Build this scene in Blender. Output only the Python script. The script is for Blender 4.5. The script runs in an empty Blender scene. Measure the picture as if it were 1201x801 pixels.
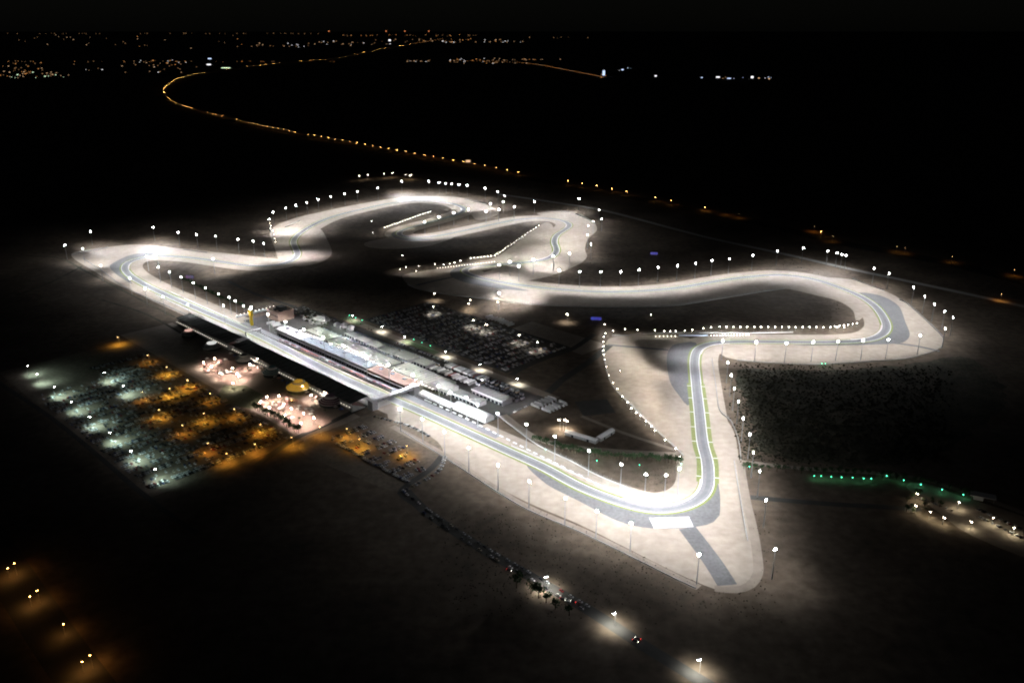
import bpy, math, random
from mathutils import Vector, Matrix
from mathutils.geometry import tessellate_polygon
R = math.radians
random.seed(7)
sc = bpy.context.scene
COL = sc.collection

# ------------------------------------------------------------------ camera, sky, moon, exposure
CAM_H = 460.0                      # flying height in metres
FOC = 1000.0 / 1201.0              # focal length as a share of the frame width
PITCH = math.atan((400.5 - 34.0) / 1000.0)
cam_d = bpy.data.cameras.new('camera'); cam = bpy.data.objects.new('camera', cam_d); COL.objects.link(cam)
cam.location = (0, 0, CAM_H); cam.rotation_euler = (math.pi / 2 - PITCH, 0, 0)
cam_d.sensor_width = 36.0; cam_d.lens = 36.0 * FOC
cam_d.clip_start = 1.0; cam_d.clip_end = 400000.0
sc.camera = cam

world = bpy.data.worlds.new('World'); sc.world = world; world.use_nodes = True
wn = world.node_tree
bg = wn.nodes['Background']
sky = wn.nodes.new('ShaderNodeTexSky'); sky.sky_type = 'NISHITA'; sky.sun_disc = False
sky.sun_elevation = R(50); sky.sun_rotation = R(160)   # moonlit night sky
wn.links.new(sky.outputs[0], bg.inputs[0]); bg.inputs[1].default_value = 0.00035

moon_d = bpy.data.lights.new('moon', 'SUN'); moon = bpy.data.objects.new('moon', moon_d); COL.objects.link(moon)
moon_d.energy = 0.0005; moon_d.angle = R(0.5); moon_d.color = (1.0, 0.9, 0.85); moon.rotation_euler = (R(40), 0, R(20))

sc.view_settings.view_transform = 'Standard'; sc.view_settings.look = 'None'
sc.view_settings.exposure = 0.0; sc.view_settings.gamma = 1.0
sc.cycles.use_denoising = True
sc.cycles.max_bounces = 3; sc.cycles.diffuse_bounces = 1; sc.cycles.glossy_bounces = 1
sc.cycles.transmission_bounces = 1; sc.cycles.volume_bounces = 0
sc.cycles.pixel_filter_type = 'BLACKMAN_HARRIS'; sc.cycles.filter_width = 2.0
sc.cycles.use_light_tree = True
sc.cycles.sample_clamp_indirect = 4.0

MAST_E = 3.45                       # irradiance the masts hold along the track
# ------------------------------------------------------------------ survey helpers
SP, CP = math.sin(PITCH), math.cos(PITCH)
def G(px, py, z=0.0):
    """survey mark -> metres on the plane at height z"""
    dx = (px - 600.5) / 1000.0; dy = (400.5 - py) / 1000.0
    t = (z - CAM_H) / (-SP + dy * CP)
    return Vector((dx * t, (CP + dy * SP) * t))
OA = G(180, 339); OB = G(600, 531)
U = (OB - OA).normalized(); V = Vector((-U.y, U.x)); ANG = math.atan2(U.y, U.x)
def W(s, t): return OA + U * s + V * t          # metres along / across the main straight
def pts(txt): return [G(*map(float, p.split(','))) for p in txt.split()]
def raw(txt): return [tuple(map(float, p.split(','))) for p in txt.split()]

def smooth(P, closed=False, step=6.0):
    """Catmull-Rom (centripetal enough for our spacing), resampled about every step metres"""
    n = len(P); out = []
    rng = range(n) if closed else range(n - 1)
    for i in rng:
        if closed: a, b, c, d = P[i - 1], P[i], P[(i + 1) % n], P[(i + 2) % n]
        else: a, b, c, d = P[max(i - 1, 0)], P[i], P[i + 1], P[min(i + 2, n - 1)]
        k = max(1, int((c - b).length / step))
        for j in range(k):
            t = j / k
            out.append(0.5 * ((2 * b) + (c - a) * t + (2 * a - 5 * b + 4 * c - d) * t * t + (3 * b - a - 3 * c + d) * t ** 3))
    if not closed: out.append(P[-1].copy())
    return out
def relax(P, k, closed=True):
    for _ in range(k):
        n = len(P)
        P = [(P[i - 1] + 2 * P[i] + P[(i + 1) % n]) / 4 if closed or 0 < i < n - 1 else P[i] for i in range(n)]
    return P
def normals(P, closed=False):
    n = len(P); N = []
    for i in range(n):
        a = P[i - 1] if closed or i > 0 else P[i]; b = P[(i + 1) % n] if closed or i < n - 1 else P[i]
        d = (b - a).normalized(); N.append(Vector((-d.y, d.x)))
    return N

# ------------------------------------------------------------------ materials
MATS = {}
def mat(name, col, rough=0.85, var=0.0, scale=0.2, col2=None, scale2=None, emit=None, es=0.0, bump=0.0, sample=True, metal=0.0):
    if name in MATS: return MATS[name]
    m = bpy.data.materials.new(name); m.use_nodes = True; nt = m.node_tree
    b = nt.nodes['Principled BSDF']; b.inputs['Roughness'].default_value = rough
    b.inputs['Base Color'].default_value = (*col, 1); b.inputs['Metallic'].default_value = metal
    b.inputs['Specular IOR Level'].default_value = 0.25
    if var or col2:
        g = nt.nodes.new('ShaderNodeNewGeometry')
        n1 = nt.nodes.new('ShaderNodeTexNoise'); n1.inputs['Scale'].default_value = scale; n1.inputs['Detail'].default_value = 8; n1.inputs['Roughness'].default_value = 0.62
        nt.links.new(g.outputs['Position'], n1.inputs['Vector'])
        r = nt.nodes.new('ShaderNodeValToRGB'); r.color_ramp.elements[0].position = 0.33; r.color_ramp.elements[1].position = 0.68
        c2 = col2 or tuple(c * (1 - var) for c in col)
        r.color_ramp.elements[0].color = (*c2, 1); r.color_ramp.elements[1].color = (*col, 1)
        nt.links.new(n1.outputs['Fac'], r.inputs['Fac'])
        last = r.outputs['Color']
        if scale2:
            n2 = nt.nodes.new('ShaderNodeTexNoise'); n2.inputs['Scale'].default_value = scale2; n2.inputs['Detail'].default_value = 6
            nt.links.new(g.outputs['Position'], n2.inputs['Vector'])
            mr = nt.nodes.new('ShaderNodeMapRange'); mr.inputs['From Min'].default_value = 0.3; mr.inputs['From Max'].default_value = 0.7
            mr.inputs['To Min'].default_value = 1 - var; mr.inputs['To Max'].default_value = 1 + var * 0.5
            nt.links.new(n2.outputs['Fac'], mr.inputs['Value'])
            mx = nt.nodes.new('ShaderNodeMix'); mx.data_type = 'RGBA'; mx.blend_type = 'MULTIPLY'; mx.inputs[0].default_value = 1.0
            nt.links.new(last, mx.inputs[6]); nt.links.new(mr.outputs[0], mx.inputs[7]); last = mx.outputs[2]
        nt.links.new(last, b.inputs['Base Color'])
        if bump:
            bp = nt.nodes.new('ShaderNodeBump'); bp.inputs['Strength'].default_value = bump; bp.inputs['Distance'].default_value = 1.0
            nt.links.new(n1.outputs['Fac'], bp.inputs['Height']); nt.links.new(bp.outputs[0], b.inputs['Normal'])
    if emit:
        b.inputs['Emission Color'].default_value = (*emit, 1); b.inputs['Emission Strength'].default_value = es
        if not sample: m.cycles.emission_sampling = 'NONE'
    MATS[name] = m
    return m
M_DESERT = mat('desert', (0.185, 0.144, 0.107), 0.95, 0.35, 0.012, col2=(0.095, 0.073, 0.054), scale2=0.09, bump=0.25)
M_SAND = mat('pale_sand', (0.41, 0.352, 0.295), 0.95, 0.17, 0.018, scale2=0.11)
M_ASPH = mat('asphalt', (0.225, 0.228, 0.245), 0.8, 0.16, 0.05, scale2=0.4)
M_ASPH2 = mat('run_off_asphalt', (0.165, 0.166, 0.172), 0.85, 0.2, 0.06, scale2=0.3)
M_LOT = mat('sandy_lot', (0.22, 0.18, 0.14), 0.95, 0.3, 0.03, scale2=0.2)
M_ROAD = mat('old_road', (0.075, 0.073, 0.07), 0.9, 0.3, 0.05)
M_DIRT = mat('dirt_road', (0.33, 0.28, 0.235), 0.95, 0.25, 0.08)
M_TURF = mat('artificial_turf', (0.21, 0.25, 0.09), 0.9, 0.25, 0.3)
M_LAWN = mat('lawn', (0.15, 0.165, 0.10), 0.95, 0.35, 0.15)
M_WHITE = mat('white_paint', (0.75, 0.75, 0.76), 0.6, 0.08, 0.4)
M_CONC = mat('concrete', (0.45, 0.44, 0.42), 0.85, 0.2, 0.3)
M_STEEL = mat('galvanised_steel', (0.36, 0.37, 0.38), 0.5, metal=0.5)
M_DARK = mat('dark_roof', (0.035, 0.04, 0.04), 0.8, 0.3, 0.2)
M_STANDROOF = mat('stand_roof', (0.085, 0.092, 0.085), 0.8, 0.3, 0.15)
M_GREYROOF = mat('blue_grey_roof', (0.22, 0.26, 0.32), 0.6, 0.2, 0.2)
M_PALEROOF = mat('pale_ribbed_roof', (0.36, 0.37, 0.33), 0.7, 0.22, 0.15)
M_SEAM = mat('roof_seam', (0.17, 0.18, 0.16), 0.7)
M_BROWN = mat('brown_render', (0.26, 0.185, 0.15), 0.85, 0.2, 0.3)
M_PINK = mat('pink_paving', (0.42, 0.30, 0.26), 0.85, 0.3, 0.25, scale2=0.8)
M_FABRIC = mat('white_fabric', (0.72, 0.72, 0.72), 0.8, 0.06, 0.5)
M_GLASS = mat('dark_glass', (0.02, 0.025, 0.03), 0.15)
M_TYRE = mat('black_rubber', (0.02, 0.02, 0.02), 0.9)
M_YELLOW = mat('yellow_panel', (0.75, 0.52, 0.03), 0.6)
M_GREYWALL = mat('grey_wall', (0.33, 0.33, 0.33), 0.8, 0.15, 0.2)
M_TEAL = mat('teal_canvas', (0.08, 0.17, 0.19), 0.8, 0.2, 0.4)
M_GOLD = mat('gold_canvas', (0.50, 0.30, 0.05), 0.7, 0.2, 0.4)
M_PURPLE = mat('plum_canvas', (0.12, 0.06, 0.09), 0.8, 0.2, 0.4)
M_BARK = mat('bark', (0.10, 0.075, 0.05), 0.95, 0.3, 1.5)
M_LEAF = mat('dark_leaves', (0.045, 0.085, 0.035), 0.9, 0.4, 0.6)
M_LEAF2 = mat('dusty_leaves', (0.07, 0.09, 0.045), 0.9, 0.4, 0.6)
M_SCRUB = mat('dry_scrub', (0.075, 0.075, 0.05), 0.95, 0.4, 0.5)
M_SCRUBLAND = mat('overgrown_ground', (0.12, 0.108, 0.078), 0.95, 0.5, 0.03, col2=(0.04, 0.042, 0.028), scale2=0.25)
M_BRIDGE = mat('bridge_cladding', (0.5, 0.5, 0.52), 0.6, 0.15, 0.4)
M_MARK = mat('faded_lettering', (0.42, 0.42, 0.44), 0.8, 0.3, 0.5)
M_CROWD = mat('stand_seats', (0.20, 0.10, 0.09), 0.9, 0.6, 1.2)
E_FLOOD = mat('flood_lens', (0.8, 0.8, 0.8), emit=(0.93, 0.96, 1.0), es=175)
E_LOW = mat('low_lens', (0.8, 0.8, 0.8), emit=(1.0, 0.93, 0.80), es=38)
E_LOT = mat('lot_lens', (0.8, 0.8, 0.8), emit=(0.92, 0.95, 1.0), es=130)
E_SOD = mat('sodium_lens', (0.8, 0.5, 0.2), emit=(1.0, 0.66, 0.25), es=14)
E_HWY = mat('highway_lens', (0.8, 0.5, 0.2), emit=(1.0, 0.50, 0.14), es=75)
E_WARM = mat('warm_lens', (0.8, 0.7, 0.6), emit=(1.0, 0.84, 0.66), es=60)
E_GREEN = mat('green_lens', (0.2, 0.8, 0.5), emit=(0.10, 1.0, 0.55), es=9)
E_BEAD = mat('bead_lens', (0.8, 0.8, 0.7), emit=(1.0, 0.93, 0.8), es=7)
E_RED = mat('tail_lens', (0.5, 0.05, 0.05), emit=(1.0, 0.06, 0.04), es=4, sample=False)
E_HEAD = mat('headlamp_lens', (0.8, 0.8, 0.8), emit=(1.0, 0.97, 0.85), es=12, sample=False)
def far_mat(n, c, s): return mat('far_' + n, (0.3, 0.3, 0.3), emit=c, es=s, sample=False)
F_ORANGE = far_mat('orange', (1.0, 0.42, 0.12), 1.0); F_WARM = far_mat('warm', (1.0, 0.62, 0.34), 0.9)
F_WHITE = far_mat('white', (0.95, 0.96, 1.0), 1.5); F_GREENISH = far_mat('greenish', (0.70, 1.0, 0.66), 1.6)
F_RED = far_mat('red', (1.0, 0.30, 0.10), 1.0); F_BLUE = far_mat('blue', (0.55, 0.7, 1.0), 1.4)
F_DIM = far_mat('dim', (1.0, 0.55, 0.25), 0.4)

# ------------------------------------------------------------------ mesh and object helpers
class MB:
    def __init__(s): s.v = []; s.f = []; s.m = []; s.mats = []
    def mi(s, m):
        if m not in s.mats: s.mats.append(m)
        return s.mats.index(m)
    def add(s, vs, fs, m):
        o = len(s.v); s.v += [tuple(x) for x in vs]; k = s.mi(m)
        for f in fs: s.f.append(tuple(o + i for i in f)); s.m.append(k)
        return s
    def box(s, c, d, m, rz=0.0, taper=1.0):
        x, y, z = d[0] / 2, d[1] / 2, d[2] / 2; ca, sa = math.cos(rz), math.sin(rz); vs = []
        for dz in (-1, 1):
            k = taper if dz > 0 else 1.0
            for dx, dy in ((-1, -1), (1, -1), (1, 1), (-1, 1)):
                a, b = dx * x * k, dy * y * k
                vs.append((c[0] + a * ca - b * sa, c[1] + a * sa + b * ca, c[2] + dz * z))
        return s.add(vs, [(3, 2, 1, 0), (4, 5, 6, 7), (0, 1, 5, 4), (1, 2, 6, 5), (2, 3, 7, 6), (3, 0, 4, 7)], m)
    def lathe(s, prof, m, n=12, c=(0, 0)):
        vs = []; fs = []
        for r, z in prof:
            for i in range(n):
                a = 2 * math.pi * i / n; vs.append((c[0] + r * math.cos(a), c[1] + r * math.sin(a), z))
        for j in range(len(prof) - 1):
            for i in range(n):
                k = (i + 1) % n; fs.append((j * n + i, j * n + k, j * n + n + k, j * n + n + i))
        fs.append(tuple(range(n - 1, -1, -1))); fs.append(tuple(range((len(prof) - 1) * n, len(prof) * n)))
        return s.add(vs, fs, m)
    def mesh(s, name):
        me = bpy.data.meshes.new(name); me.from_pydata(s.v, [], s.f)
        for m in s.mats: me.materials.append(m)
        me.polygons.foreach_set('material_index', s.m); me.update(); return me
def link(name, data, parent=None, loc=(0, 0, 0), rz=0.0):
    o = bpy.data.objects.new(name, data); COL.objects.link(o); o.location = loc; o.rotation_euler = (0, 0, rz)
    if parent: o.parent = parent
    return o
def tag(o, label, cat, group=None, kind=None):
    o['label'] = label; o['category'] = cat
    if group: o['group'] = group
    if kind: o['kind'] = kind
    return o
def thing(name, label, cat, p, rz=0.0, group=None, z=0.0):
    o = link(name, None, None, (p.x, p.y, z), rz); o.empty_display_size = 1
    return tag(o, label, cat, group)
def light(name, kind, parent, z, col, watts, size=150, blend=1.0, tilt=0.0, rad=0.6):
    key = ('L', name)
    if key not in MATS:
        d = bpy.data.lights.new(name, kind); d.color = col; d.energy = watts; d.shadow_soft_size = rad
        if kind == 'SPOT': d.spot_size = R(size); d.spot_blend = blend
        MATS[key] = d
    o = bpy.data.objects.new(name, MATS[key]); COL.objects.link(o); o.parent = parent; o.location = (0, 0, z)
    o.rotation_euler = (0, tilt, 0)     # tilt about y leans the beam
    return o

def floodlight(name, parent, h, col, E, xc, sx, sy, spill=0.05):
    """floodlight battery with bat-wing photometry: its luminaires are aimed so that the ground gets a smooth pool
    centred xc metres in front of the post, sx by sy metres wide, plus a weak wide spill"""
    E = float('%.2g' % E); key = ('P', h, col, E, round(xc / 4), round(sx / 4), sy, spill)
    if key not in MATS:
        d = bpy.data.lights.new(name, 'POINT'); d.energy = 4 * math.pi ** 2; d.color = col; d.shadow_soft_size = 0.6
        d.use_nodes = True; nt = d.node_tree; em = nt.nodes['Emission']
        tc = nt.nodes.new('ShaderNodeTexCoord'); sp = nt.nodes.new('ShaderNodeSeparateXYZ'); nt.links.new(tc.outputs['Normal'], sp.inputs[0])
        def M(op, a, b=None):
            n = nt.nodes.new('ShaderNodeMath'); n.operation = op
            for i, v in enumerate((a, b)):
                if v is None: continue
                if isinstance(v, (int, float)): n.inputs[i].default_value = v
                else: nt.links.new(v, n.inputs[i])
            return n.outputs[0]
        nx, ny, nz = sp.outputs
        c = M('MAXIMUM', M('MULTIPLY', nz, -1.0), 0.05)
        x = M('MULTIPLY', M('DIVIDE', nx, c), h); y = M('MULTIPLY', M('DIVIDE', ny, c), h)
        def gauss(a, b, pw=1.8):
            gx = M('POWER', M('ABSOLUTE', M('DIVIDE', M('SUBTRACT', x, xc), a)), 2.0); gy = M('POWER', M('ABSOLUTE', M('DIVIDE', y, b)), 2.0)
            return M('EXPONENT', M('MULTIPLY', M('POWER', M('ADD', gx, gy), pw), -1.0))
        g = M('ADD', gauss(sx, sy), M('MULTIPLY', gauss(sx * 2.3, sy * 2.0, 1.0), spill))
        k = M('DIVIDE', E * h * h, M('POWER', c, 3.0))
        nt.links.new(M('MULTIPLY', M('MULTIPLY', g, k), M('LESS_THAN', nz, -0.05)), em.inputs['Strength'])
        MATS[key] = d
    o = bpy.data.objects.new(name, MATS[key]); COL.objects.link(o); o.parent = parent; o.location = (0, 0, h)
    return o

def sheet(name, P, z, m, label, cat='ground', kind='structure', parent=None):
    tri = tessellate_polygon([[Vector((p.x, p.y, 0)) for p in P]])
    me = bpy.data.meshes.new(name); fs = []
    for t in tri:
        a, b, c = (P[i] for i in t)
        fs.append(t if (b - a).cross(c - a) > 0 else (t[0], t[2], t[1]))
    me.from_pydata([(p.x, p.y, z) for p in P], [], fs); me.materials.append(m); me.update()
    o = link(name, me, parent)
    return tag(o, label, cat, None, kind) if not parent else o
def strip(P, a, b, z, m, closed=False, mb=None, N=None):
    """flat band between lateral offsets a < b of a polyline"""
    N = N or normals(P, closed); n = len(P); mb = mb or MB()
    vs = []
    for p, q in zip(P, N):
        vs.append((p.x + q.x * a, p.y + q.y * a, z)); vs.append((p.x + q.x * b, p.y + q.y * b, z))
    fs = [(2 * i, 2 * ((i + 1) % n), 2 * ((i + 1) % n) + 1, 2 * i + 1) for i in range(n if closed else n - 1)]
    fs = [(f[0], f[1], f[2], f[3]) if a < b else f[::-1] for f in fs]
    mb.add(vs, fs, m); return mb
def road(name, txt, w, z, m, label, cat='road', step=8.0, P=None):
    P = P or smooth(pts(txt), False, step)
    return tag(link(name, strip(P, -w / 2, w / 2, z, m).mesh(name)), label, cat, None, 'structure')

# ------------------------------------------------------------------ the ground
ax = [0]; d = 60.0
while ax[-1] < 150000: ax.append(ax[-1] + d); d *= 1.10 if ax[-1] > 1500 else 1.0
xs = [-a for a in ax[:0:-1]] + ax; ys = [-400] + [a for a in ax]
vs = [(x, y, 0) for y in ys for x in xs]; nx = len(xs)
fs = [(j * nx + i, j * nx + i + 1, (j + 1) * nx + i + 1, (j + 1) * nx + i) for j in range(len(ys) - 1) for i in range(nx - 1)]
tag(link('desert_ground', MB().add(vs, fs, M_DESERT).mesh('desert_ground')), 'flat brown desert ground around the floodlit circuit', 'ground', None, 'structure')

# ------------------------------------------------------------------ the race track
TRK = ('180,339 220,357 307,395 395,440 492,482 567,516 600,531 640,549 680,571 725,588 759,597.5 785,598 806,594 820,586 829,575 831,562 829.5,540 824,520 820,482 '
       '816,445 814.5,421 820,408 835,402.5 860,401 910,401 960,401.5 1000,400.5 1022,398 1035,392 1040,385 1037,374 1027,360 1010,348 985,337.5 952,327 '
       '915,322.5 877,325 840,330 800,337 760,341 710,342.5 660,340 610,334.5 580,329.5 556,324 544,318.5 552,313.5 575,311 605,309 635,305.5 649,300 '
       '653,293 650,284 653,276 662,270 668,265 664,260.5 650,257 630,256 605,258 580,263 545,270.5 515,276.5 490,279 472,277.5 467,274 475,269 '
       '495,263.5 520,256.5 540,250 544,244.5 530,239 505,236 478,236 450,240 425,245.5 400,251.5 380,258 362,267 349,276 344,284 347,292 349,299 '
       '343,305.5 328,310.5 308,312.5 285,311 255,306.5 225,302.5 195,300.5 170,302 152,307 146,314 151,322 163,330')
TRACK = relax(smooth(pts(TRK), True, 7.0), 6)
TN = normals(TRACK, True)
def seglen(P): return sum((P[i] - P[i - 1]).length for i in range(len(P)))
t_obj = tag(link('race_track', strip(TRACK, -6.5, 6.5, 0.20, M_ASPH, True).mesh('race_track')), 'winding grey asphalt race track lit by floodlight masts', 'race track', None, 'structure')
for sgn in (-1, 1):
    a, b = sorted((sgn * 6.1, sgn * 7.0))
    link('edge_line', strip(TRACK, a, b, 0.24, M_WHITE, True).mesh('edge_line'), t_obj)
    a, b = sorted((sgn * 7.0, sgn * 10.2))
    link('turf_strip', strip(TRACK, a, b, 0.16, M_TURF, True).mesh('turf_strip'), t_obj)
    a, b = sorted((sgn * 10.2, sgn * 34.0))
    link('gravel_margin', strip(TRACK, a, b, 0.06 + 0.01 * sgn, M_SAND, True).mesh('gravel_margin'), t_obj)
link('racing_line', strip(TRACK, -2.6, 1.8, 0.22, mat('rubbered_asphalt', (0.18, 0.183, 0.2), 0.75, 0.25, 0.08), True).mesh('racing_line'), t_obj)
# broad green verges with white cross bars down the short straight after the first corner
VERGE = smooth(pts('830,566 829.5,540 824,520 820,482 816,450'), False, 5.0)
for sgn in (-1, 1):
    a, b = sorted((sgn * 7.2, sgn * 12.0)); link('green_verge', strip(VERGE, a, b, 0.27, M_TURF).mesh('green_verge'), t_obj)
NV = normals(VERGE)
for i in range(3, len(VERGE) - 2, 8):
    for sgn in (-1, 1):
        a, b = sorted((sgn * 7.0, sgn * 12.2)); q = VERGE[i:i + 2]; q = [q[0], q[0] + (q[1] - q[0]).normalized() * 1.2]
        link('cross_bar', strip(q, a, b, 0.30, M_WHITE).mesh('cross_bar'), t_obj)
# kerbs on the inside and outside of the tight bends
def curvature(i):
    a, b, c = TRACK[i - 4], TRACK[i], TRACK[(i + 4) % len(TRACK)]
    return (b - a).normalized().cross((c - b).normalized())
run = []
M_KERB = mat('kerb_paint', (0.62, 0.60, 0.60), 0.7, col2=(0.45, 0.30, 0.28), scale=0.8)
for i in range(len(TRACK)):
    if abs(curvature(i)) > 0.16: run.append(i)
    elif run:
        if len(run) > 4:
            sgn = 1 if curvature(run[len(run) // 2]) > 0 else -1
            a, b = sorted((sgn * 6.9, sgn * 8.9)); q = [TRACK[k] for k in run]
            link('kerb', strip(q, a, b, 0.29, M_KERB).mesh('kerb'), t_obj)
        run = []

# pale gravel pockets
SANDS = [
 ('gravel_trap', '455,490 520,530 583,570 621,590 680,615 732,641 792,671 837,690 860,693 880,686 889,672 886,640 878,600 869,555 862,510 852,492 843,480 838,430 832,412 820,410 816,450 824,520 829,570 815,592 780,598 700,578 600,531 480,478', 'pale gravel wedge outside the first corner'),
 ('gravel_trap', '815,400 767,393 720,395 710,405 709,420 717,450 742,477 767,502 792,525 803,537 812,560 822,560 822,500 816,440', 'pale gravel field inside the second corner, edged by small lamps'),
 ('gravel_trap', '1000,328 1037,341 1065,357 1100,390 1106,400 1100,410 1065,420 1015,424 965,427 915,426 865,422 845,415 850,400 990,400 1040,390 1030,360 990,340 950,326', 'pale gravel crescent outside the wide far-side bend by dark scrub'),
 ('gravel_trap', '84,298 127,290 165,287 215,292 290,300 330,305 300,313 250,307 175,301 147,317 187,342 225,362 222,368 200,358 150,340 110,318', 'pale gravel outside the last hairpin before the main straight'),
 ('gravel_trap', '322,290 318,270 340,258 380,248 430,238 480,231 530,231 565,238 585,250 560,258 545,246 500,236 455,240 400,252 355,272 346,285 349,300 330,308', 'pale gravel band along the far outer edge of the circuit'),
 ('gravel_trap', '362,267 376,269 384,282 389,294 386,302 372,309 346,312 350,299 346,285', 'small gravel pocket on the inside of the kinked bend'),
 ('gravel_trap', '480,276 460,278 445,281 428,285 432,290 460,292 500,289 532,278 490,281', 'gravel tip outside the narrow hairpin'),
 ('gravel_trap', '560,307 515,315 478,321 472,325 478,333 490,338 520,344 560,349 620,356 680,359 730,360 790,358 830,352 890,342 922,339 955,346 983,353 1000,364 1004,376 1012,372 1014,360 1000,348 985,340 952,329 915,324 860,329 760,343 660,342 580,332 546,321 565,312', 'long gravel verge below the sweeping back straight'),
 ('gravel_trap', '655,257 630,251 650,247 675,249 695,260 700,270 690,280 686,292 688,302 675,312 640,325 600,330 565,322 600,311 650,303 655,290 650,278 668,264', 'gravel outside the double bend beside the perimeter road'),
 ('gravel_trap', '632,265 583,301 562,306 600,308 640,303 646,285 650,272 645,262', 'gravel triangle between the two legs of the double bend'),
]
for k, (n, tx, lb) in enumerate(SANDS): sheet(n, smooth(pts(tx), True, 12.0), 0.02 + 0.0045 * k, M_SAND, lb, 'gravel trap')
ASPH = [
 ('620,545 640,567 680,588 725,611 765,619.5 815,618 837,612 844,604 844,576 838,556 830,580 800,598 760,600 700,584', 'grey asphalt run-off apron outside the first corner'),
 ('816,402 795,403 786,408 782,420 785,445 795,462 809,475 813,440 815,420', 'rounded asphalt run-off at the second corner'),
 ('1005,345 1030,346 1053,358 1062,378 1067,392 1062,400 1050,403 1000,405 930,405 990,402 1025,398 1040,387 1035,370', 'asphalt run-off rounding the wide far-side bend'),
 ('185,297 165,297 148,301 132,309 129,314 138,323 155,333 147,320 150,309 165,303', 'asphalt run-off rounding the last hairpin'),
 ('476,268 464,271 459,275 465,280 485,283 510,281 480,279 467,275', 'asphalt apron at the narrow hairpin'),
 ('556,308 540,312 529,318 530,325 548,332 580,338 620,341 580,332 548,322 546,317', 'asphalt apron at the infield hairpin below the lamp string'),
]
for k, (tx, lb) in enumerate(ASPH): sheet('asphalt_run_off', smooth(pts(tx), True, 8.0), 0.105 + 0.006 * k, M_ASPH2, lb, 'run-off')
patch = pts('761.3,607.4 808,606 813.7,618 767,620')
pp = sheet('painted_apron', patch, 0.33, mat('worn_white_paint', (0.62, 0.62, 0.63), 0.7, col2=(0.42, 0.42, 0.43), scale=0.12, var=0.25, scale2=0.6), 'white painted advertising panel on the first corner run-off', 'painted panel')
# faint band of illegible lettering on the panel
lx = (patch[1] - patch[0]); ly = (patch[3] - patch[0]); mb = MB()
for i in range(9):
    a = 0.42 + i * 0.052; o = patch[0] + lx * a + ly * 0.42; e = 0.034 if i % 3 else 0.022
    q = [o, o + lx * e, o + lx * e + ly * 0.16, o + ly * 0.16]
    mb.add([(p.x, p.y, 0.36) for p in q], [(0, 1, 2, 3)], M_MARK)
link('lettering', mb.mesh('lettering'), pp)
ROADS = [
 ('escape_road', '806,619 822,640 838,662 853,686', 18, 0.14, M_ASPH2, 'dark escape road cutting the gravel wedge below the white panel'),
 ('escape_road', '713,404.5 748,407.5 784,410.5', 7, 0.15, M_ASPH2, 'dark lane across the lamp-edged gravel field'),
 ('escape_road', '1045,402 1075,406 1102,412', 7, 0.15, M_ASPH2, 'dark lane from the wide bend to its tip'),
 ('escape_road', '488,335 508,330 532,325', 8, 0.15, M_ASPH2, 'dark lane joining the infield hairpin apron'),
 ('perimeter_road', '868,540 871,562 876,590 883,620 888,650 889,672 880,686 862,692 838,690', 9, 0.34, M_DIRT, 'pale service road hugging the first corner gravel wedge'),
 ('perimeter_road', '460,500 520,533 583,574 621,596 680,621 732,646 792,676 820,689', 9, 0.17, M_DIRT, 'pale service road below the main straight masts'),
 ('perimeter_road', '585,228 640,236 707,247 800,271 840,281 915,297 990,314 1070,331 1140,346 1230,366', 15, 0.10, M_CONC, 'long straight perimeter road behind the back of the circuit'),
 ('service_road', '880,583 960,590 1080,597', 9, 0.09, M_ROAD, 'dark service road leading away from the first corner'),
 ('service_road', '868,541 940,549 1060,558 1135,578 1230,612', 8, 0.08, M_DIRT, 'service road beside the green-lit hedge'),
 ('service_road', '715,405 690,425 660,445 640,462 600,482 585,490', 12, 0.12, M_ROAD, 'dark link road from paddock end to gravel field'),
 ('service_road', '697,392 670,410 640,420 612,432 600,440', 10, 0.11, M_ROAD, 'dark road past the infield lot edge'),
 ('service_road', '268,330 300,345 345,360 352,366', 9, 0.09, M_ROAD, 'curved dark track inside the last hairpin'),
 ('service_road', '590,487 625,512 665,523 720,529 770,532 800,533', 11, 0.13, M_DIRT, 'pale berm road above the hedge at the pit exit'),
 ('service_road', '682,488 735,509 800,530', 6, 0.10, M_DIRT, 'narrow pale track slanting through the dark plot'),
 ('access_road', '475,575 500,600 560,640 612,670 690,715 760,760 850,815', 12, 0.08, M_ROAD, 'unlit two-lane access road below the circuit with queueing cars'),
 ('access_road', '520,533 505,550 482,566 470,578 485,590', 8, 0.09, M_ROAD, 'curved lane joining the amber lot to the access road'),
 ('access_road', '-40,425 60,490 165,577 230,625', 6, 0.08, M_ROAD, 'straight road along the edge of the large car park'),
 ('access_road', '300,547 345,515 395,492 440,470', 9, 0.07, M_ROAD, 'lane between the pink plaza and the amber lot'),
]
for r in ROADS: road(*r)
# pit lane and strips beside the straight
def st_sheet(name, s0, s1, t0, t1, z, m, label, cat):
    return sheet(name, [W(s0, t0), W(s1, t0), W(s1, t1), W(s0, t1)], z, m, label, cat)
pl = st_sheet('pit_lane', 300, 905, 12.5, 23.5, 0.35, M_ASPH, 'pit lane asphalt between pit wall and pit building', 'pit lane')
st_sheet('paddock_yard', 290, 868, 23.5, 140, 0.115, M_ROAD, 'dark paved paddock yard behind the pit building', 'yard')
st_sheet('grid_apron', 225, 735, -37, -10.3, 0.33, M_CONC, 'pale apron between main straight and grandstand', 'apron')
st_sheet('paddock_road', 398, 880, 143, 158, 0.125, M_DIRT, 'pale sandy road dividing paddock from infield car park', 'road')
for a, b in ((398, 450), (560, 640)):
    st_sheet('lawn_strip', a, b, 143.6, 157, 0.16, MATS.get('gl') or M_LAWN, 'green lawn strip along the paddock road, ' + ('at its far end' if a < 500 else 'halfway along'), 'lawn')
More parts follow.
